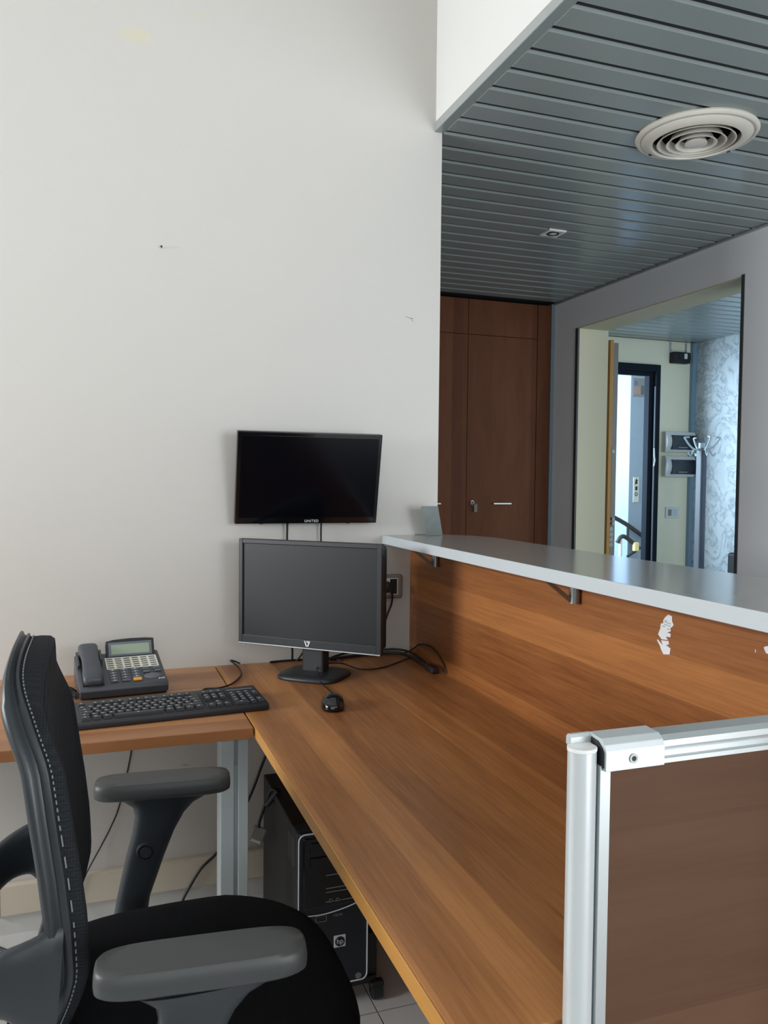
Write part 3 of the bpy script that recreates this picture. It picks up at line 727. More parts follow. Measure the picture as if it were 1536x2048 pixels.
# bezel ring
b.box(-w2, -w2+0.014, -0.004, 0.016, z0, z1, 0.002); b.box(w2-0.014, w2, -0.004, 0.016, z0, z1, 0.002)
b.box(-w2+0.013, w2-0.013, -0.004, 0.016, z1-0.014, z1, 0.002); b.box(-w2+0.013, w2-0.013, -0.004, 0.016, z0, z0+0.028, 0.002)
bz = b.build('bezel', BLK, mn)
BM().box(-w2+0.004, w2-0.004, 0.012, 0.055, z0+0.01, z1-0.006, 0.012, 3).build('rear_housing', BLKM, mn)
BM().box(-w2+0.013, w2-0.013, 0.001, 0.012, z0+0.027, z1-0.013).build('screen', SCREENM, mn)
BM().box(-w2+0.002, w2-0.002, -0.0055, -0.0035, z0+0.002, z0+0.0045).build('chrome_line', ALUW, bz)
em = BM()
em.prism([(-0.009, 0.008), (-0.005, 0.008), (-0.001, -0.004), (0.000, -0.004), (0.000, -0.008), (-0.003, -0.008)], xz, -0.0055, -0.0035)
em.prism([(-0.001, 0.008), (0.010, 0.008), (0.010, 0.005), (0.004, -0.008), (0.0005, -0.008), (0.005, 0.004), (-0.001, 0.004)], xz, -0.0055, -0.0035)
eo = em.build('maker_emblem', PRINT, bz); eo.location = (0.0, 0, z0+0.0165)
BM().box(-0.035, 0.035, 0.030, 0.075, 0.012, z0+0.10, 0.006, 2).build('neck', BLK, mn)
ft = BM()
fp = []
for k in range(24):
    a = 2*math.pi*k/24
    fp.append((math.copysign(abs(math.cos(a))**0.45, math.cos(a))*0.098, 0.045+math.copysign(abs(math.sin(a))**0.6, math.sin(a))*0.088))
rings = [[Vector((x*s, 0.045+(y-0.045)*s, z)) for x, y in fp] for s, z in ((0.98, 0.0), (1.0, 0.003), (1.0, 0.007), (0.95, 0.012), (0.6, 0.017), (0.2, 0.019))]
ft.loft(rings); ft.build('foot', BLK, mn, smooth=50)

# ---- TV on the wall
tv = thing('wall_television', 'flat black television hung on the white wall above the monitor', 'television', (0.627, 2.46, 1.324))
tilt = Rot(11.5, 'X')
hw, hh = 0.2285, 0.1435
b = BM()
b.box(-hw, hw, -0.012, 0.010, -hh, hh, 0.003, 2, mat=tilt)
tb = b.build('bezel', BLKG, tv)
BM().box(-hw+0.012, hw-0.012, -0.0128, -0.0115, -hh+0.020, hh-0.013, mat=tilt).build('screen', SCREEN, tv)
BM().box(-hw+0.02, hw-0.02, 0.010, 0.035, -hh+0.01, hh-0.04, 0.008, 2, mat=tilt).build('rear_housing', BLKM, tv)
tx = text_mesh('UNITED', 0.0115, 1.15)
BM().mesh(tx, mat=tilt @ Tr(0.012, -0.0132, -hh+0.0085) @ Rot(90, 'X')).build('lettering', PRINT, tb)
for x in (-0.145, 0.135): BM().box(x-0.006, x+0.006, -0.004, 0.008, -hh-0.003, -hh, mat=tilt).build('underside_stud', BLKM, tv)
BM().box(-0.05, 0.05, 0.0, 0.058, -0.05, 0.05, 0.002).build('wall_mount', BLKM, tv)
def cable(name, label, pts, r, m=CABLE, group=None, smooth=6):
    o = BM().tube(pts, r, n=8, smooth=smooth).build(name, m, smooth=80)
    return tag(o, label, 'cable', group)
cable('television_cable', 'left black cable dropping from the television behind the monitor', [(0.567, 2.492, 1.21), (0.567, 2.50, 1.15), (0.568, 2.502, 1.05), (0.575, 2.502, 0.9), (0.585, 2.50, 0.79), (0.586, 2.502, 0.746)], 0.0036)
cable('television_cable', 'right black cable dropping from the television behind the monitor', [(0.677, 2.492, 1.21), (0.677, 2.50, 1.15), (0.679, 2.502, 1.05), (0.675, 2.50, 0.9), (0.665, 2.49, 0.80), (0.66, 2.485, 0.747)], 0.0030)
# ---- socket
so = thing('wall_socket', 'grey wall socket plate with a plug beside the cherry panel', 'socket', (0.9035, D, 0.968))
BM().box(-0.058, 0.058, -0.011, 0, -0.040, 0.040, 0.008, 3).build('plate', GREYP, so)
BM().box(-0.042, 0.042, -0.0125, -0.009, -0.028, 0.028, 0.002).build('insert', WHITEP, so)
BM().box(0.013, 0.037, -0.0135, -0.010, -0.024, 0.025).build('blank_module', BLKM, so)
BM().box(-0.040, 0.010, -0.0135, -0.010, -0.024, 0.024, 0.003).build('outlet', WHITEP, so)
pl = thing('power_plug', 'black power plug pushed into the grey wall socket', 'plug', (0.9035, D, 0.968))
BM().lathe([(0.0, 0.0), (0.019, 0.0), (0.019, 0.012), (0.013, 0.030), (0.008, 0.036), (0.0, 0.037)], (0, 0, 0), 24, mat=Tr(-0.003, -0.0135, 0.0) @ Rot(90, 'X')).build('body', BLKM, pl, smooth=40)
BM().tube([(-0.003, -0.045, 0.0), (0.006, -0.05, -0.015), (0.008, -0.042, -0.05), (-0.004, -0.034, -0.09), (-0.018, -0.03, -0.14), (-0.022, -0.03, -0.19), (-0.02, -0.03, -0.222)], 0.0036).build('cord', CABLE, pl, smooth=80)

# ---- cables on the desk
cable('monitor_cable', 'thick dark cable running from behind the monitor to the panel corner', [(0.70, 2.47, 0.748), (0.80, 2.495, 0.748), (0.88, 2.50, 0.750), (0.935, 2.475, 0.752), (0.953, 2.40, 0.754), (0.957, 2.31, 0.752), (0.960, 2.262, 0.750)], 0.0055, CABLEB)
cable('monitor_cable', 'thinner dark cable looping over the thick one behind the monitor', [(0.66, 2.45, 0.745), (0.76, 2.505, 0.755), (0.86, 2.512, 0.757), (0.93, 2.49, 0.762), (0.96, 2.43, 0.763), (0.972, 2.36, 0.752), (0.968, 2.29, 0.745)], 0.0036)
tag(BM().box(-0.013, 0.013, -0.03, 0.03, 0.0, 0.020, 0.005).build('cable_connector', CABLEB), 'dark cable connector block lying at the foot of the panel', 'connector').location = (0.958, 2.245, DESK)
cable('panel_cable', 'thin black cable arching up against the foot of the cherry panel', [(0.986, 2.202, 0.742), (0.987, 2.22, 0.765), (0.987, 2.27, 0.790), (0.986, 2.34, 0.800), (0.984, 2.41, 0.790), (0.98, 2.46, 0.765), (0.965, 2.495, 0.747), (0.90, 2.512, 0.744)], 0.0024, CABLEB)
cable('keyboard_cable', 'black keyboard cable curling from the keyboard to the wall', [(0.258, 2.125, 0.750), (0.262, 2.19, 0.744), (0.28, 2.231, 0.744), (0.32, 2.232, 0.744), (0.36, 2.269, 0.744), (0.400, 2.361, 0.744), (0.408, 2.44, 0.746), (0.398, 2.490, 0.752), (0.392, 2.506, 0.756), (0.405, 2.511, 0.752), (0.422, 2.509, 0.744)], 0.0026)
cable('rear_cable', 'black cable lying along the wall left of the monitor foot', [(0.515, 2.503, 0.7435), (0.55, 2.509, 0.7435), (0.60, 2.509, 0.7435), (0.68, 2.505, 0.7435), (0.74, 2.46, 0.7435)], 0.0032)
cable('stand_cable', 'black cable arching down behind the monitor neck', [(0.598, 2.495, 0.7435), (0.61, 2.48, 0.765), (0.62, 2.45, 0.80), (0.63, 2.42, 0.84)], 0.0030)
# ---- mouse
ms = thing('computer_mouse', 'black computer mouse on the long desk', 'mouse', (0.567, 1.968, DESK), math.radians(-14))
rings = []
nseg = 28
for lv, (sc, z) in enumerate([(0.90, 0.0005), (1.0, 0.004), (1.0, 0.010), (0.95, 0.018), (0.82, 0.026), (0.60, 0.032), (0.30, 0.0355), (0.05, 0.036)]):
    ring = []
    for k in range(nseg):
        a = 2*math.pi*k/nseg
        x = math.copysign(abs(math.cos(a))**0.75, math.cos(a))*0.030*(1-0.12*math.sin(a)*(1 if math.sin(a) > 0 else 0.3))
        y = math.copysign(abs(math.sin(a))**0.85, math.sin(a))*0.052
        hfac = 1-0.25*max(0, math.sin(a))*sc
        ring.append(Vector((x*sc, y*sc-0.004*(1-sc), z*hfac)))
    rings.append(ring)
mb = BM(); mb.loft(rings); mb.build('shell', BLKG, ms, smooth=70)
BM().cyl((-0.004, 0.030, 0.0245), (0.004, 0.030, 0.0245), 0.007, n=16).build('scroll_wheel', BLKM, ms)
BM().tube([(0, 0.049, 0.010), (0.003, 0.075, 0.008), (0.002, 0.13, 0.004)], 0.0019).build('cable_relief', CABLE, ms)
cable('mouse_cable', 'thin black mouse cable passing over the monitor foot to the panel', [(0.601, 2.094, 0.7425), (0.602, 2.15, 0.7425), (0.598, 2.195, 0.746), (0.600, 2.235, 0.763), (0.61, 2.28, 0.770), (0.66, 2.33, 0.768), (0.71, 2.35, 0.759), (0.757, 2.33, 0.7435), (0.822, 2.33, 0.7425), (0.90, 2.385, 0.7425), (0.94, 2.42, 0.7425), (0.97, 2.44, 0.7425)], 0.0019)

# ---- keyboard
kb = thing('keyboard', 'full size black keyboard in front of the telephone', 'keyboard', (0.175, 2.055, DESK), math.radians(4.6))
KL = 0.228
b = BM()
b.prism([(-0.082, 0.001), (-0.082, 0.014), (-0.078, 0.0175), (0.060, 0.027), (0.072, 0.0275), (0.076, 0.024), (0.076, 0.001)], lambda y, z, x: Vector((x, y, z)), -KL, KL, 0.0025, 2)
b.build('case', BLK, kb, smooth=30)
ka = math.atan2(0.0095, 0.138)
def kz(y): return 0.0178+(y+0.078)*math.tan(ka)
keycache = {}
def key(x, y, w, d=0.0155):
    kk = (round(w, 4), round(d, 4))
    if kk not in keycache:
        q = BM()
        q.loft([[Vector((sx*(w/2-i), sy*(d/2-i*0.9)+o, z)) for sx, sy in ((-1, -1), (1, -1), (1, 1), (-1, 1))] for i, z, o in ((0.0004, 0.0, 0), (0.0012, 0.0045, 0), (0.0026, 0.0068, 0.0006))])
        ob = q.build('key', KEYM, kb)
        keycache[kk] = ob
        ob.location = (x, y, kz(y)-0.0004); ob.rotation_euler = (ka, 0, 0)
    else:
        ob = share(keycache[kk], 'key', (x, y, kz(y)-0.0004), kb); ob.rotation_euler = (ka, 0, 0)
U = 0.01905
rows = [(-0.062, [1.25, 1.25, 1.25, 6.25, 1.25, 1.25, 1.25, 1.25]), (-0.0445, [1.25, 1]+[1]*10+[2.75]), (-0.027, [1.75]+[1]*12+[1.25]),
        (-0.0095, [1.5]+[1]*12+[1.5]), (0.008, [1]*13+[2])]
xl = -KL+0.012
for y, ws in rows:
    x = xl
    for w in ws:
        key(x+w*U/2, y, w*U-0.0018, 0.0160); x += w*U
yF = 0.034
for i in range(13):
    gap = 0 if i == 0 else 0.0185+((i-1)//4)*0.0092
    x = xl+i*U*0.985+gap*0.75+(U/2)
    if x < xl+15*U-0.005: key(x, yF, U-0.0022, 0.0125)
x1 = xl+15*U+0.009
for c in range(3):
    for y in (0.008, -0.0095): key(x1+U*(c+0.5), y, U-0.0018, 0.0160)
    key(x1+U*(c+0.5), yF, U-0.0022, 0.0125)
    key(x1+U*(c+0.5), -0.062, U-0.0018, 0.0160)
key(x1+U*1.5, -0.0445, U-0.0018, 0.0160)
x2 = x1+3*U+0.009
for c in range(3):
    for y in (0.008, -0.0095, -0.027, -0.0445): key(x2+U*(c+0.5), y, U-0.0018, 0.0160)
key(x2+U, -0.062, 2*U-0.0018, 0.0160); key(x2+U*2.5, -0.062, U-0.0018, 0.0160)
for yy, dd in ((-0.00075, 0.0335), (-0.05325, 0.0335)): key(x2+U*3.5, yy, U-0.0018, dd)
lgd = BM()
for ob in kb.children:
    if ob.name.startswith('key') and ob.name.split('.')[0] == 'key':
        lgd.box(-0.0045, 0.0005, -0.0005, 0.0035, 0.0067, 0.0070, mat=Tr(*ob.location) @ Matrix.Rotation(ka, 4, 'X'))
lgo_ = lgd.build('key_legends', mat('pale_legend_print', (176, 180, 186), rough=0.5), kb); lgo_['kind'] = 'stuff'
for s_, xx in ((0, x1-0.0045), (1, x2-0.0045)):
    BM().box(xx-0.0008, xx+0.0008, -0.070, 0.045, 0.0, 0.0009, mat=Tr(0, 0, kz(0)) @ Matrix.Rotation(ka, 4, 'X')).build('groove', BLKM, kb)
BM().box(x2+0.004, x2+4*U-0.004, 0.040, 0.050, 0.0, 0.0008, mat=Tr(0, 0, kz(0)) @ Matrix.Rotation(ka, 4, 'X')).build('indicator_strip', KEYG, kb)
for x in (-0.2, 0.2): BM().box(x-0.012, x+0.012, -0.07, -0.06, 0.0, 0.002).build('foot_pad', BLKM, kb)

# ---- telephone
ph = thing('desk_telephone', 'charcoal office telephone with raised display and handset', 'telephone', (0.062, 2.325, DESK), math.radians(5.5))
b = BM()
b.prism([(-0.098, 0.006), (-0.100, 0.026), (-0.092, 0.034), (0.080, 0.082), (0.092, 0.080), (0.094, 0.006)], lambda y, z, x: Vector((x, y, z)), -0.113, 0.113, 0.004, 2)
b.build('base', PHONE, ph, smooth=30)
BM().box(-0.110, 0.110, -0.090, 0.088, 0.0, 0.012, 0.003).build('foot', PHONED, ph)
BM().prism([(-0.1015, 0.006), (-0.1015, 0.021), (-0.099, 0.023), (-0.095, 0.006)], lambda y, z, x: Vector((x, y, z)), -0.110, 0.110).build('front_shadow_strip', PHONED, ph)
sa = math.atan2(0.048, 0.172)
SM = Tr(0, -0.092, 0.0345) @ Matrix.Rotation(sa, 4, 'X')   # slope frame: x, t (up the slope), h
def sbox(x0, x1, t0_, t1_, h0, h1, bev=0, seg=2): return BM().box(x0, x1, t0_, t1_, h0, h1, bev, seg, mat=SM)
# handset
hs = BM(); rings = []
for t, hwid, zb, zt in ((-0.004, 0.018, 0.006, 0.016), (0.0, 0.024, 0.003, 0.024), (0.012, 0.026, 0.002, 0.030), (0.035, 0.0255, 0.003, 0.031), (0.055, 0.0235, 0.012, 0.033), (0.10, 0.0225, 0.016, 0.036), (0.135, 0.0235, 0.012, 0.037), (0.155, 0.0255, 0.003, 0.037), (0.178, 0.026, 0.002, 0.036), (0.190, 0.024, 0.003, 0.030), (0.194, 0.017, 0.008, 0.020)):
    ring = []
    zc_, hz = (zb+zt)/2, (zt-zb)/2
    for k in range(20):
        a = 2*math.pi*k/20
        ring.append(SM @ Vector((-0.078+math.copysign(abs(math.cos(a))**0.55, math.cos(a))*hwid, t, zc_+math.copysign(abs(math.sin(a))**0.6, math.sin(a))*hz)))
    rings.append(ring)
hs.loft(rings); hs.build('handset', PHONE, ph, smooth=60)
sbox(-0.110, -0.104, 0.10, 0.178, 0.0, 0.012, 0.001).build('cradle_cheek', PHONE, ph); sbox(-0.051, -0.044, 0.12, 0.178, 0.0, 0.014, 0.001).build('cradle_cheek', PHONE, ph)
sbox(-0.104, -0.051, 0.002, 0.176, -0.001, 0.003).build('cradle_well', PHONED, ph)
# display
LM = Tr(0.035, 0.052, 0.069) @ Rot(62, 'X')
dsp = BM().prism([(-0.066, 0.0), (0.066, 0.0), (0.066, 0.056), (0.045, 0.0585), (0.0, 0.0595), (-0.045, 0.0575), (-0.066, 0.053)], xy, -0.010, 0.002, 0.0012, 1, mat=LM).build('display_housing', PHONED, ph)
BM().box(-0.059, 0.059, 0.009, 0.049, 0.0018, 0.0026, mat=LM).build('display_surround', LCDB, dsp)
BM().box(-0.052, 0.052, 0.014, 0.042, 0.0024, 0.0032, mat=LM).build('display_window', LCDM, dsp)
# line keys
sbox(-0.036, 0.102, 0.082, 0.148, 0.0, 0.0012).build('label_sheet', KEYW, ph)
lk0 = sbox(0, 0.0165, 0, 0.0046, 0.001, 0.0026, 0.0006, 1).build('line_key', KEYG, ph)
def slope_off(x, t):
    v = SM.to_3x3() @ Vector((x, t, 0)); return v
first = True
for r_ in range(5):
    for c_ in range(6):
        off = slope_off(-0.033+c_*0.0228, 0.0865+r_*0.0122)
        if first: lk0.location = off; first = False
        else: share(lk0, 'line_key', off, ph)
dk0 = sbox(0, 0.021, 0, 0.0095, 0.0, 0.0042, 0.0012, 1).build('dial_key', KEYG, ph)
pr0 = sbox(0.008, 0.013, 0.003, 0.0065, 0.0042, 0.0046).build('digit_mark', PRINT, dk0)
first = True
for r_ in range(5):
    for c_ in range(3):
        if r_ == 0 and c_ == 2: continue
        off = slope_off(-0.034+c_*0.029, 0.010+r_*0.0138)
        if first: dk0.location = off; first = False
        else:
            o2 = share(dk0, 'dial_key', off, ph)
            if not (r_ == 0 and c_ == 1): share(pr0, 'digit_mark', (0, 0, 0), o2)
sbox(0.024, 0.046, 0.008, 0.0205, 0.0, 0.005, 0.0012, 1).build('hold_key', KEYO, ph)
for (x, t) in ((0.054, 0.064), (0.084, 0.065), (0.055, 0.049), (0.085, 0.050)): sbox(x, x+0.018, t, t+0.0095, 0.0, 0.004, 0.0012, 1).build('function_key', KEYG, ph)
BM().lathe([(0.0, 0.003), (0.018, 0.003), (0.023, 0.0015), (0.024, 0.0)], (0, 0, 0), 28, mat=SM @ Tr(0.077, 0.029, 0) @ Matrix.Diagonal((1, 0.62, 1, 1))).build('navigation_pad', KEYG, ph, smooth=50)
for i in range(3):
    x = 0.088+i*0.006
    BM().prism([(x, 0.008), (x+0.003, 0.008), (x+0.007, 0.014), (x+0.004, 0.014)], xy, 0.0004, 0.0012, mat=SM).build('logo_stroke', PRINT, ph)
co = []
for k in range(0, 150):
    u = k/149
    px = -0.117-0.018*math.sin(u*math.pi*0.9); py = -0.085+0.085*math.sin(u*math.pi*0.8)*1.0-0.01; pz = 0.012
    co.append((px+0.007*math.cos(k*0.85), py+0.002*math.sin(k*0.85), pz+0.007*math.sin(k*0.85)))
BM().tube(co, 0.0018, n=6, smooth=1).build('coiled_cord', CABLE, ph, smooth=80)

# ------------------------------------------------------------------ computer tower under the desk
pc = thing('computer_tower', 'black computer tower with white outlined front under the desk', 'computer', (0.552, 2.12, 0.058))
hx = 0.092; FY = -0.22
BM().box(-hx, hx, FY+0.02, 0.20, 0, 0.398, 0.003).build('case', BLKM, pc)
fa = BM().box(-hx, hx, FY-0.004, FY+0.022, 0.0, 0.398, 0.008, 2).build('front_fascia', mat('dark_navy_plastic', (24, 30, 38), rough=0.35), pc)
rr = []
def rrect(x0, x1, z0, z1, r, y, n=5):
    P = []
    for cx, cz, a0 in ((x1-r, z1-r, 0), (x0+r, z1-r, 90), (x0+r, z0+r, 180), (x1-r, z0+r, 270)):
        for k in range(n+1):
            a = math.radians(a0+90*k/n); P.append((cx+r*math.cos(a), y, cz+r*math.sin(a)))
    return P
BM().tube(rrect(-hx+0.003, hx-0.003, 0.004, 0.394, 0.016, FY-0.005), 0.0018, n=6, smooth=0, closed=True).build('white_outline', PRINT, fa)
BM().box(-hx+0.014, hx-0.010, FY-0.006, FY, 0.205, 0.384, 0.003).build('gloss_panel', BLKG, fa)
BM().box(-hx+0.030, hx-0.012, FY-0.009, FY-0.005, 0.345, 0.372, 0.002).build('optical_drive', BLKG, fa)
BM().box(-hx+0.030, hx-0.012, FY-0.009, FY-0.005, 0.298, 0.335, 0.002).build('optical_drive', BLKG, fa)
for z in (0.285, 0.252, 0.242, 0.218): BM().box(-0.02, hx-0.014, FY-0.0075, FY-0.0055, z, z+0.0014).build('slot_line', GREYP, fa)
for x in (-0.008, 0.010):
    BM().lathe([(0.0045, 0.0), (0.0045, 0.003), (0.0028, 0.003), (0.0028, 0.0)], (0, 0, 0), 16, mat=Tr(x, FY-0.006, 0.222) @ Rot(90, 'X')).build('audio_jack', STEEL, fa)
BM().tube([(-hx+0.006, FY-0.006, 0.192), (-0.03, FY-0.007, 0.189), (0.03, FY-0.007, 0.197), (hx-0.006, FY-0.006, 0.212)], 0.0014, n=6).build('curved_line', PRINT, fa)
tx2 = text_mesh('HDMI', 0.009); BM().mesh(tx2, mat=Tr(0.012, FY-0.0045, 0.180) @ Rot(90, 'X')).build('small_lettering', GREYP, fa)
lb = BM().tube(rrect(-0.045, -0.018, 0.170, 0.184, 0.001, FY-0.0048, 1), 0.0006, n=4, smooth=0, closed=True).build('label_outline', GREYP, fa)
bd = BM().box(0.002, 0.032, FY-0.0062, FY-0.003, 0.098, 0.128, 0.001).build('badge', PRINT, fa)
BM().cyl((0.017, FY-0.006, 0.113), (0.017, FY-0.0068, 0.113), 0.0125, n=24).build('badge_disc', BLKM, bd)
tx3 = text_mesh('hp', 0.018); BM().mesh(tx3, mat=Tr(0.017, FY-0.0069, 0.113) @ Rot(90, 'X')).build('badge_letters', PRINT, bd)
BM().cyl((0.066, FY-0.004, 0.016), (0.066, FY-0.0065, 0.016), 0.008, n=18).build('round_stud', STEEL, fa)
BM().box(-hx-0.0006, -hx+0.001, -0.19, -0.12, 0.30, 0.37).build('side_sticker', mat('dark_sticker', (58, 58, 60), rough=0.6), pc)
tr_ = thing('computer_trolley', 'low black wheeled trolley carrying the computer tower', 'trolley', (0.552, 2.12, 0))
BM().box(-0.10, 0.118, -0.215, 0.20, 0.040, 0.058, 0.003).build('tray', BLKM, tr_)
BM().box(0.096, 0.124, -0.205, -0.165, 0.04, 0.165, 0.006).build('side_clamp', BLKM, tr_)
for x, y in ((-0.085, -0.185), (0.118, -0.215), (-0.085, 0.17), (0.105, 0.17)):
    c_ = BM(); c_.cyl((x-0.013, y, 0.0205), (x+0.013, y, 0.0205), 0.0205, n=20)
    co_ = c_.build('caster', BLK, tr_, smooth=40)
    BM().box(x-0.018, x+0.018, y-0.012, y+0.012, 0.030, 0.046, 0.005).build('caster_hood', BLKM, co_)
vg = thing('monitor_lead', 'loose video lead with grey plug hanging beside the computer tower', 'cable', (0, 0, 0))
BM().tube([(0.475, 2.16, 0.452), (0.455, 2.17, 0.468), (0.447, 2.19, 0.44), (0.432, 2.2, 0.39), (0.424, 2.2, 0.365), (0.423, 2.2, 0.352)], 0.0045).build('lead', CABLE, vg, smooth=80)
BM().cyl((0.470, 2.165, 0.464), (0.444, 2.19, 0.418), 0.0085, n=14).build('ferrite_core', CABLE, vg, smooth=40)
pg = BM().box(-0.019, 0.019, -0.008, 0.008, 0.0, 0.036, 0.003).build('plug_housing', mat('grey_plug', (128, 124, 116), rough=0.5), vg)
pg.location = (0.415, 2.2, 0.318); pg.rotation_euler = (math.radians(-20), math.radians(22), math.radians(-15))
BM().box(-0.014, 0.014, -0.005, 0.005, -0.006, 0.001).build('connector_shell', STEEL, pg)
for x in (-0.017, 0.017): BM().cyl((x, 0, 0.03), (x, 0, -0.004), 0.0035, n=10).build('thumb_screw', GREYP, pg)
cable('floor_cable', 'black power cable slanting from the computer down to the floor', [(0.535, 2.47, 0.52), (0.50, 2.49, 0.45), (0.445, 2.492, 0.313), (0.36, 2.492, 0.175), (0.30, 2.489, 0.12), (0.254, 2.486, 0.05), (0.22, 2.47, 0.006), (0.1, 2.40, 0.005)], 0.0042)
cable('phone_cable', 'thin black telephone cable hanging below the return desk', [(0.105, 2.514, 0.712), (0.104, 2.514, 0.60), (0.098, 2.514, 0.50), (0.065, 2.514, 0.345), (0.04, 2.512, 0.28), (0.015, 2.512, 0.231), (-0.034, 2.492, 0.148), (-0.06, 2.49, 0.07), (-0.09, 2.45, 0.004), (-0.14, 2.40, 0.003)], 0.0022)
cable('left_floor_cable', 'black cable curving over the floor left of the chair', [(-0.6, 2.44, 0.0045), (-0.40, 2.48, 0.0045), (-0.30, 2.47, 0.0045), (-0.24, 2.42, 0.0045), (-0.18, 2.38, 0.0045), (-0.08, 2.36, 0.0045)], 0.0042)
cable('left_floor_cable', 'second black floor cable nearer the chair on the left', [(-0.6, 2.22, 0.0045), (-0.36, 2.20, 0.0045), (-0.26, 2.14, 0.0045), (-0.15, 2.08, 0.0045), (0.0, 2.02, 0.0045)], 0.0042)

# ---- wall nail and scratch
nl = thing('wall_nail', 'small nail left in the white wall', 'nail', (0.188, D, 2.003))
BM().cyl((0, 0, 0), (-0.002, -0.012, 0.001), 0.0014, n=8).build('shank', STEEL, nl); BM().cyl((-0.002, -0.012, 0.001), (-0.0022, -0.0135, 0.001), 0.0030, n=10).build('head', BLKM, nl)
sc_ = BM()
for p in ([(0.965, 1.861), (0.975, 1.857), (0.993, 1.856)], [(0.980, 1.857), (0.988, 1.853), (0.990, 1.845)]):
    sc_.tube([(x, D-0.0003, z) for x, z in p], 0.0007, n=5, smooth=2)
tag(sc_.build('wall_scratch', INK), 'thin dark scratch in the paint near the wall edge', 'scratch')

# ------------------------------------------------------------------ office chair
oc = thing('office_chair', 'black mesh back office chair with armrests pulled up to the desk', 'chair', (0.15, 1.3625, 0), 0.0)
SZ = 0.488
# seat
def seat_outline(n=56):
    P = []
    for k in range(n):
        a = 2*math.pi*k/n
        e = 0.62
        x = math.copysign(abs(math.cos(a))**e, math.cos(a))*0.275-0.01
        y = math.copysign(abs(math.sin(a))**e, math.sin(a))*0.262
        if x < 0.0: y *= 1-0.04*((0.0-x)/0.275)
        P.append((x, y))
    return P
so_ = seat_outline()
b = BM(); rings = []
for s_, z in ((0.90, -0.075), (0.965, -0.066), (0.995, -0.045), (1.0, -0.028), (0.985, -0.012), (0.94, -0.002), (0.85, 0.002), (0.6, -0.002), (0.3, -0.006), (0.04, -0.007)):
    rings.append([Vector((-0.01+(x+0.01)*s_, y*s_, SZ+z-max(0, (x-0.10))*0.12*(1 if z > -0.04 else 0.5))) for x, y in so_])
b.loft(rings); b.build('seat', SEATF, oc, smooth=60)
b = BM(); rings = []
for s_, z in ((0.6, -0.125), (0.86, -0.105), (0.92, -0.074)):
    rings.append([Vector((-0.01+(x+0.01)*s_, y*s_, SZ+z)) for x, y in so_])
b.loft(rings); b.build('seat_shell', CHARM, oc, smooth=50)
# backrest
ZT_ = [0.48, 0.56, 0.60, 0.635, 0.70, 0.76, 0.855, 0.925, 0.97, 1.04, 1.08]
XT_ = [-0.185, -0.172, -0.163, -0.157, -0.162, -0.168, -0.181, -0.189, -0.196, -0.209, -0.215]
def gx(z):
    for i in range(len(ZT_)-1):
        if z <= ZT_[i+1] or i == len(ZT_)-2:
            u = (z-ZT_[i])/(ZT_[i+1]-ZT_[i]); u = max(-0.2, min(1.2, u)); return XT_[i]+(XT_[i+1]-XT_[i])*u
BW, BZ, BH = 0.212, 0.780, 0.286
def outline(t, s=1.0):
    a = 2*math.pi*t; e = 0.56 if math.sin(a) < 0 else 0.56+0.22*math.sin(a)
    y = math.copysign(abs(math.cos(a))**e, math.cos(a))*BW*s
    z = BZ+math.copysign(abs(math.sin(a))**e, math.sin(a))*BH*s
    if z < 0.72: y *= 1-0.10*((0.72-z)/0.22)
    return y, z
def bx_(y, z):
    w = max(0.0, min(1.0, (z-0.92)/0.14)); w = w*w*(3-2*w)
    return gx(z)-0.024*(1-(y/BW)**2)*(1-w)-0.031*w*min(1.2, (y/BW)**2)
NB = 96
b = BM(); rings = []
for s_ in (0.97, 0.94, 0.85, 0.7, 0.5, 0.3, 0.1, 0.01):
    rings.append([Vector((bx_(*outline(k/NB, s_)), *outline(k/NB, s_))) for k in range(NB)])
back = [[Vector((p.x-0.010, p.y, p.z)) for p in r] for r in rings]
b.loft(list(reversed(back))+rings)
b.build('mesh_panel', MESHF, oc, smooth=60)
def frame_ring(sections, name, m):
    b = BM(); R = []
    for k in range(NB):
        ring = []
        y1, z1_ = outline(k/NB, 1.0); y0, z0_ = outline(k/NB, 0.9)
        dy, dz = y1-y0, z1_-z0_; ln_ = math.hypot(dy, dz) or 1; dy /= ln_; dz /= ln_
        for off, dx in sections:
            y, z = y1+dy*off, z1_+dz*off
            w_ = max(0.0, min(1.0, (z1_-0.985)/0.075)); w_ = w_*w_*(3-2*w_)
            if dx > -0.0201 and name == 'fabric_border': dxx = dx*(1+0.9*w_)
            else: dxx = -0.0185*(1+0.9*w_)+(dx+0.0185)*(1-0.5*w_)
            ring.append(Vector((bx_(y1, z1_)+dxx, y, z)))
        R.append(ring)
    b.loft(R, closed=True)
    return b.build(name, m, oc, smooth=50)
frame_ring([(-0.016, 0.0005), (-0.006, 0.0005), (-0.001, -0.003), (0.000, -0.010), (-0.001, -0.020), (-0.017, -0.020)], 'fabric_border', MESHF)
frame_ring([(-0.012, -0.018), (-0.001, -0.0185), (0.004, -0.021), (0.005, -0.027), (0.001, -0.032), (0.003, -0.037), (0.008, -0.041), (0.009, -0.048), (0.004, -0.054), (-0.006, -0.055), (-0.014, -0.046), (-0.015, -0.025)], 'back_frame', CHARM)
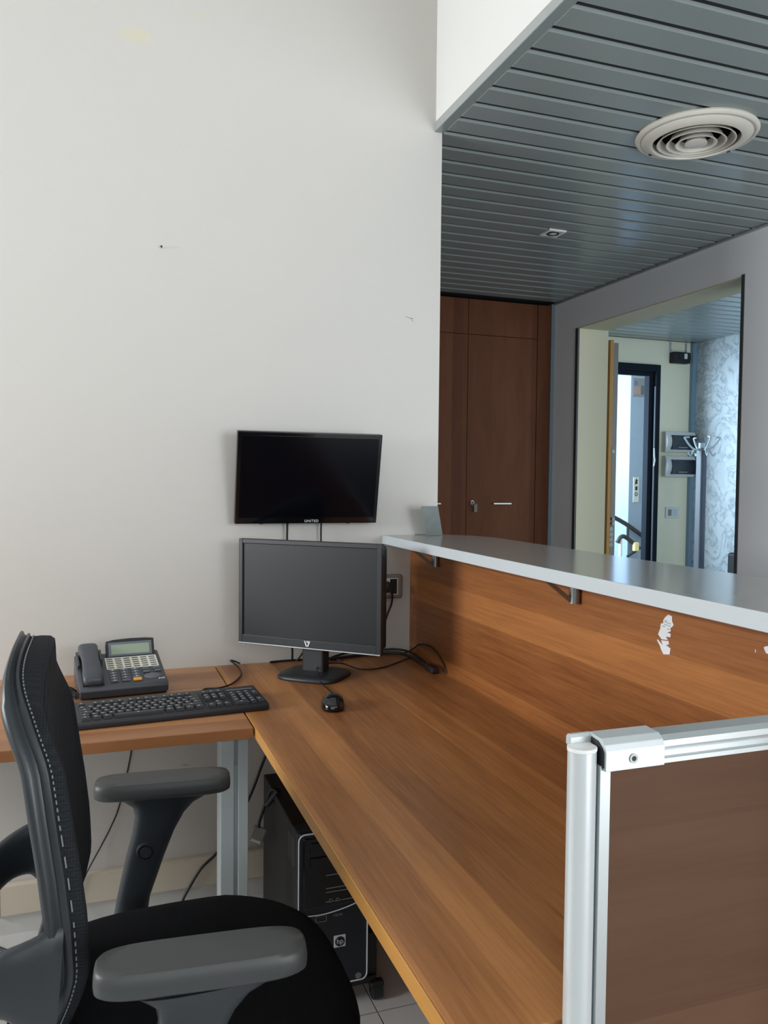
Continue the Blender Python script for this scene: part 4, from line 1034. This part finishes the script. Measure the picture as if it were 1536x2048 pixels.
# stitched seam along the frame edge
sm = []
for k in range(NB):
    y1, z1_ = outline(k/NB, 1.0); y0, z0_ = outline(k/NB, 0.9)
    dy, dz = y1-y0, z1_-z0_; ln_ = math.hypot(dy, dz) or 1
    w_ = max(0.0, min(1.0, (z1_-0.985)/0.075)); w_ = w_*w_*(3-2*w_)
    sm.append((bx_(y1, z1_)-0.0165*(1+0.9*w_), y1+dy/ln_*0.0005, z1_+dz/ln_*0.0005))
b = BM()
for k in range(0, NB*4):
    u = k/(NB*4)*NB; i0 = int(u); fr_ = u-i0
    if k % 2: continue
    p = Vector(sm[i0]).lerp(Vector(sm[(i0+1) % NB]), fr_); q2 = Vector(sm[i0]).lerp(Vector(sm[(i0+1) % NB]), min(1, fr_+0.2))
    if (q2-p).length < 1e-5: continue
    b.cyl(p, q2+(q2-p)*0.3, 0.0011, n=5)
sto = b.build('stitching', STITCH, oc); sto['kind'] = 'stuff'
# back support yoke
for sg in (1, -1):
    R = []
    path = [(-0.200, 0.208*sg, 0.640, 0.078), (-0.225, 0.212*sg, 0.642, 0.070), (-0.270, 0.208*sg, 0.645, 0.046), (-0.315, 0.185*sg, 0.628, 0.036), (-0.350, 0.13*sg, 0.585, 0.034), (-0.355, 0.05*sg, 0.51, 0.034), (-0.345, 0.0, 0.46, 0.034)]
    Q = []
    for i in range(len(path)-1):
        p0, p1, p2, p3 = (Vector(path[max(i-1, 0)]), Vector(path[i]), Vector(path[i+1]), Vector(path[min(i+2, len(path)-1)]))
        for k in range(5):
            t = k/5; Q.append(0.5*((2*p1)+(-p0+p2)*t+(2*p0-5*p1+4*p2-p3)*t*t+(-p0+3*p1-3*p2+p3)*t**3))
    Q.append(Vector(path[-1]))
    for i, p in enumerate(Q):
        tg = (Vector(Q[min(i+1, len(Q)-1)][:3])-Vector(Q[max(i-1, 0)][:3])).normalized()
        up = Vector((0, 0, 1)); up = (up-tg*up.dot(tg)).normalized(); sd = tg.cross(up)
        R.append([Vector(p[:3])+up*(p[3]*math.copysign(abs(math.sin(a))**0.6, math.sin(a)))+sd*(0.013*math.cos(a)) for a in [2*math.pi*k/16 for k in range(16)]])
    BM().loft(R).build('back_support', CHARM, oc, smooth=50)
BM().tube([(-0.345, 0, 0.48), (-0.32, 0, 0.39), (-0.20, 0, 0.365), (-0.05, 0, 0.37)], 0.03, n=14).build('back_bar', CHARM, oc, smooth=60)
# arms
for sg in (1, -1):
    yy = 0.327*sg
    am = thing('arm', 'x', None)
    am.parent = oc; del am['label']; am.name = 'armrest'
    pad = BM(); R = []
    for s_, z in ((0.90, 0.676), (0.985, 0.680), (1.0, 0.688), (1.0, 0.695), (0.975, 0.704), (0.90, 0.709), (0.6, 0.710), (0.05, 0.7105)):
        ring = []
        for k in range(40):
            a = 2*math.pi*k/40
            x = math.copysign(abs(math.cos(a))**0.42, math.cos(a))*0.135
            y = math.copysign(abs(math.sin(a))**0.55, math.sin(a))*0.041
            ii = (1-s_)
            ring.append(Vector((-0.022+math.copysign(max(0, abs(x)-ii*0.046), x), yy+0.010*(1 if sg < 0 else 0.4)+math.copysign(max(0, abs(y)-ii*0.041), y), z)))
        R.append(ring)
    pad.loft(R, mat=Tr(-0.02, yy, 0) @ Rot(-5, 'Z') @ Tr(0.02, -yy, 0)); pad.build('arm_pad', PADM, am, smooth=50)
    pst = BM(); R = []
    for z, xa, xb, th in ((0.40, -0.125, -0.058, 0.018), (0.47, -0.113, -0.048, 0.018), (0.55, -0.096, -0.020, 0.019), (0.60, -0.083, 0.000, 0.020), (0.635, -0.078, 0.020, 0.021), (0.655, -0.082, 0.040, 0.023), (0.667, -0.098, 0.066, 0.026), (0.675, -0.11, 0.085, 0.028)):
        c_, h_ = (xa+xb)/2, (xb-xa)/2
        R.append([Vector((c_+math.copysign(abs(math.cos(a))**0.6, math.cos(a))*h_, yy+math.copysign(abs(math.sin(a))**0.7, math.sin(a))*th, z)) for a in [2*math.pi*k/24 for k in range(24)]])
    pst.loft(R); pst.build('arm_post', CHARM, am, smooth=50)
    bt = BM(); bt.cyl((-0.058, yy-0.017, 0.568), (-0.058, yy-0.0280, 0.568), 0.0118, 0.0105, n=24)
    bt.lathe([(0.0150, 0.0), (0.0185, 0.0), (0.0175, 0.006), (0.0150, 0.006)], (0, 0, 0), 24, mat=Tr(-0.058, yy-0.0185, 0.568) @ Rot(90, 'X'))
    bt.build('height_button', CHARM, am, smooth=40)
    BM().tube([(-0.092, yy, 0.415), (-0.09, yy*0.96, 0.392), (-0.08, yy*0.8, 0.380), (-0.06, yy*0.4, 0.378)], 0.02, n=12, flat=1.4).build('arm_bracket', CHARM, am, smooth=60)
# base
BM().box(-0.10, 0.12, -0.09, 0.09, 0.345, 0.395, 0.012).build('tilt_mechanism', CHARM, oc)
BM().cyl((0, 0, 0.10), (0, 0, 0.35), 0.026).build('gas_lift', BLKM, oc, smooth=40)
BM().cyl((0, 0, 0.07), (0, 0, 0.13), 0.045, 0.036).build('hub', CHARM, oc, smooth=40)
for k in range(5):
    a = math.radians(k*72+20); ca, sa_ = math.cos(a), math.sin(a)
    BM().tube([(0.02*ca, 0.02*sa_, 0.105), (0.15*ca, 0.15*sa_, 0.095), (0.29*ca, 0.29*sa_, 0.070)], lambda u: 0.024-0.008*u, n=12).build('base_spoke', CHARM, oc, smooth=60)
    px_, py_ = 0.285*ca, 0.285*sa_
    cs_ = BM()
    for o_ in (-0.014, 0.014):
        cs_.cyl((px_-sa_*(o_-0.008), py_+ca*(o_-0.008), 0.027), (px_-sa_*(o_+0.008), py_+ca*(o_+0.008), 0.027), 0.027, n=20)
    cs_.cyl((px_, py_, 0.03), (px_, py_, 0.068), 0.008, n=10)
    cs_.build('caster', BLK, oc, smooth=40)
bpy.context.view_layer.update()
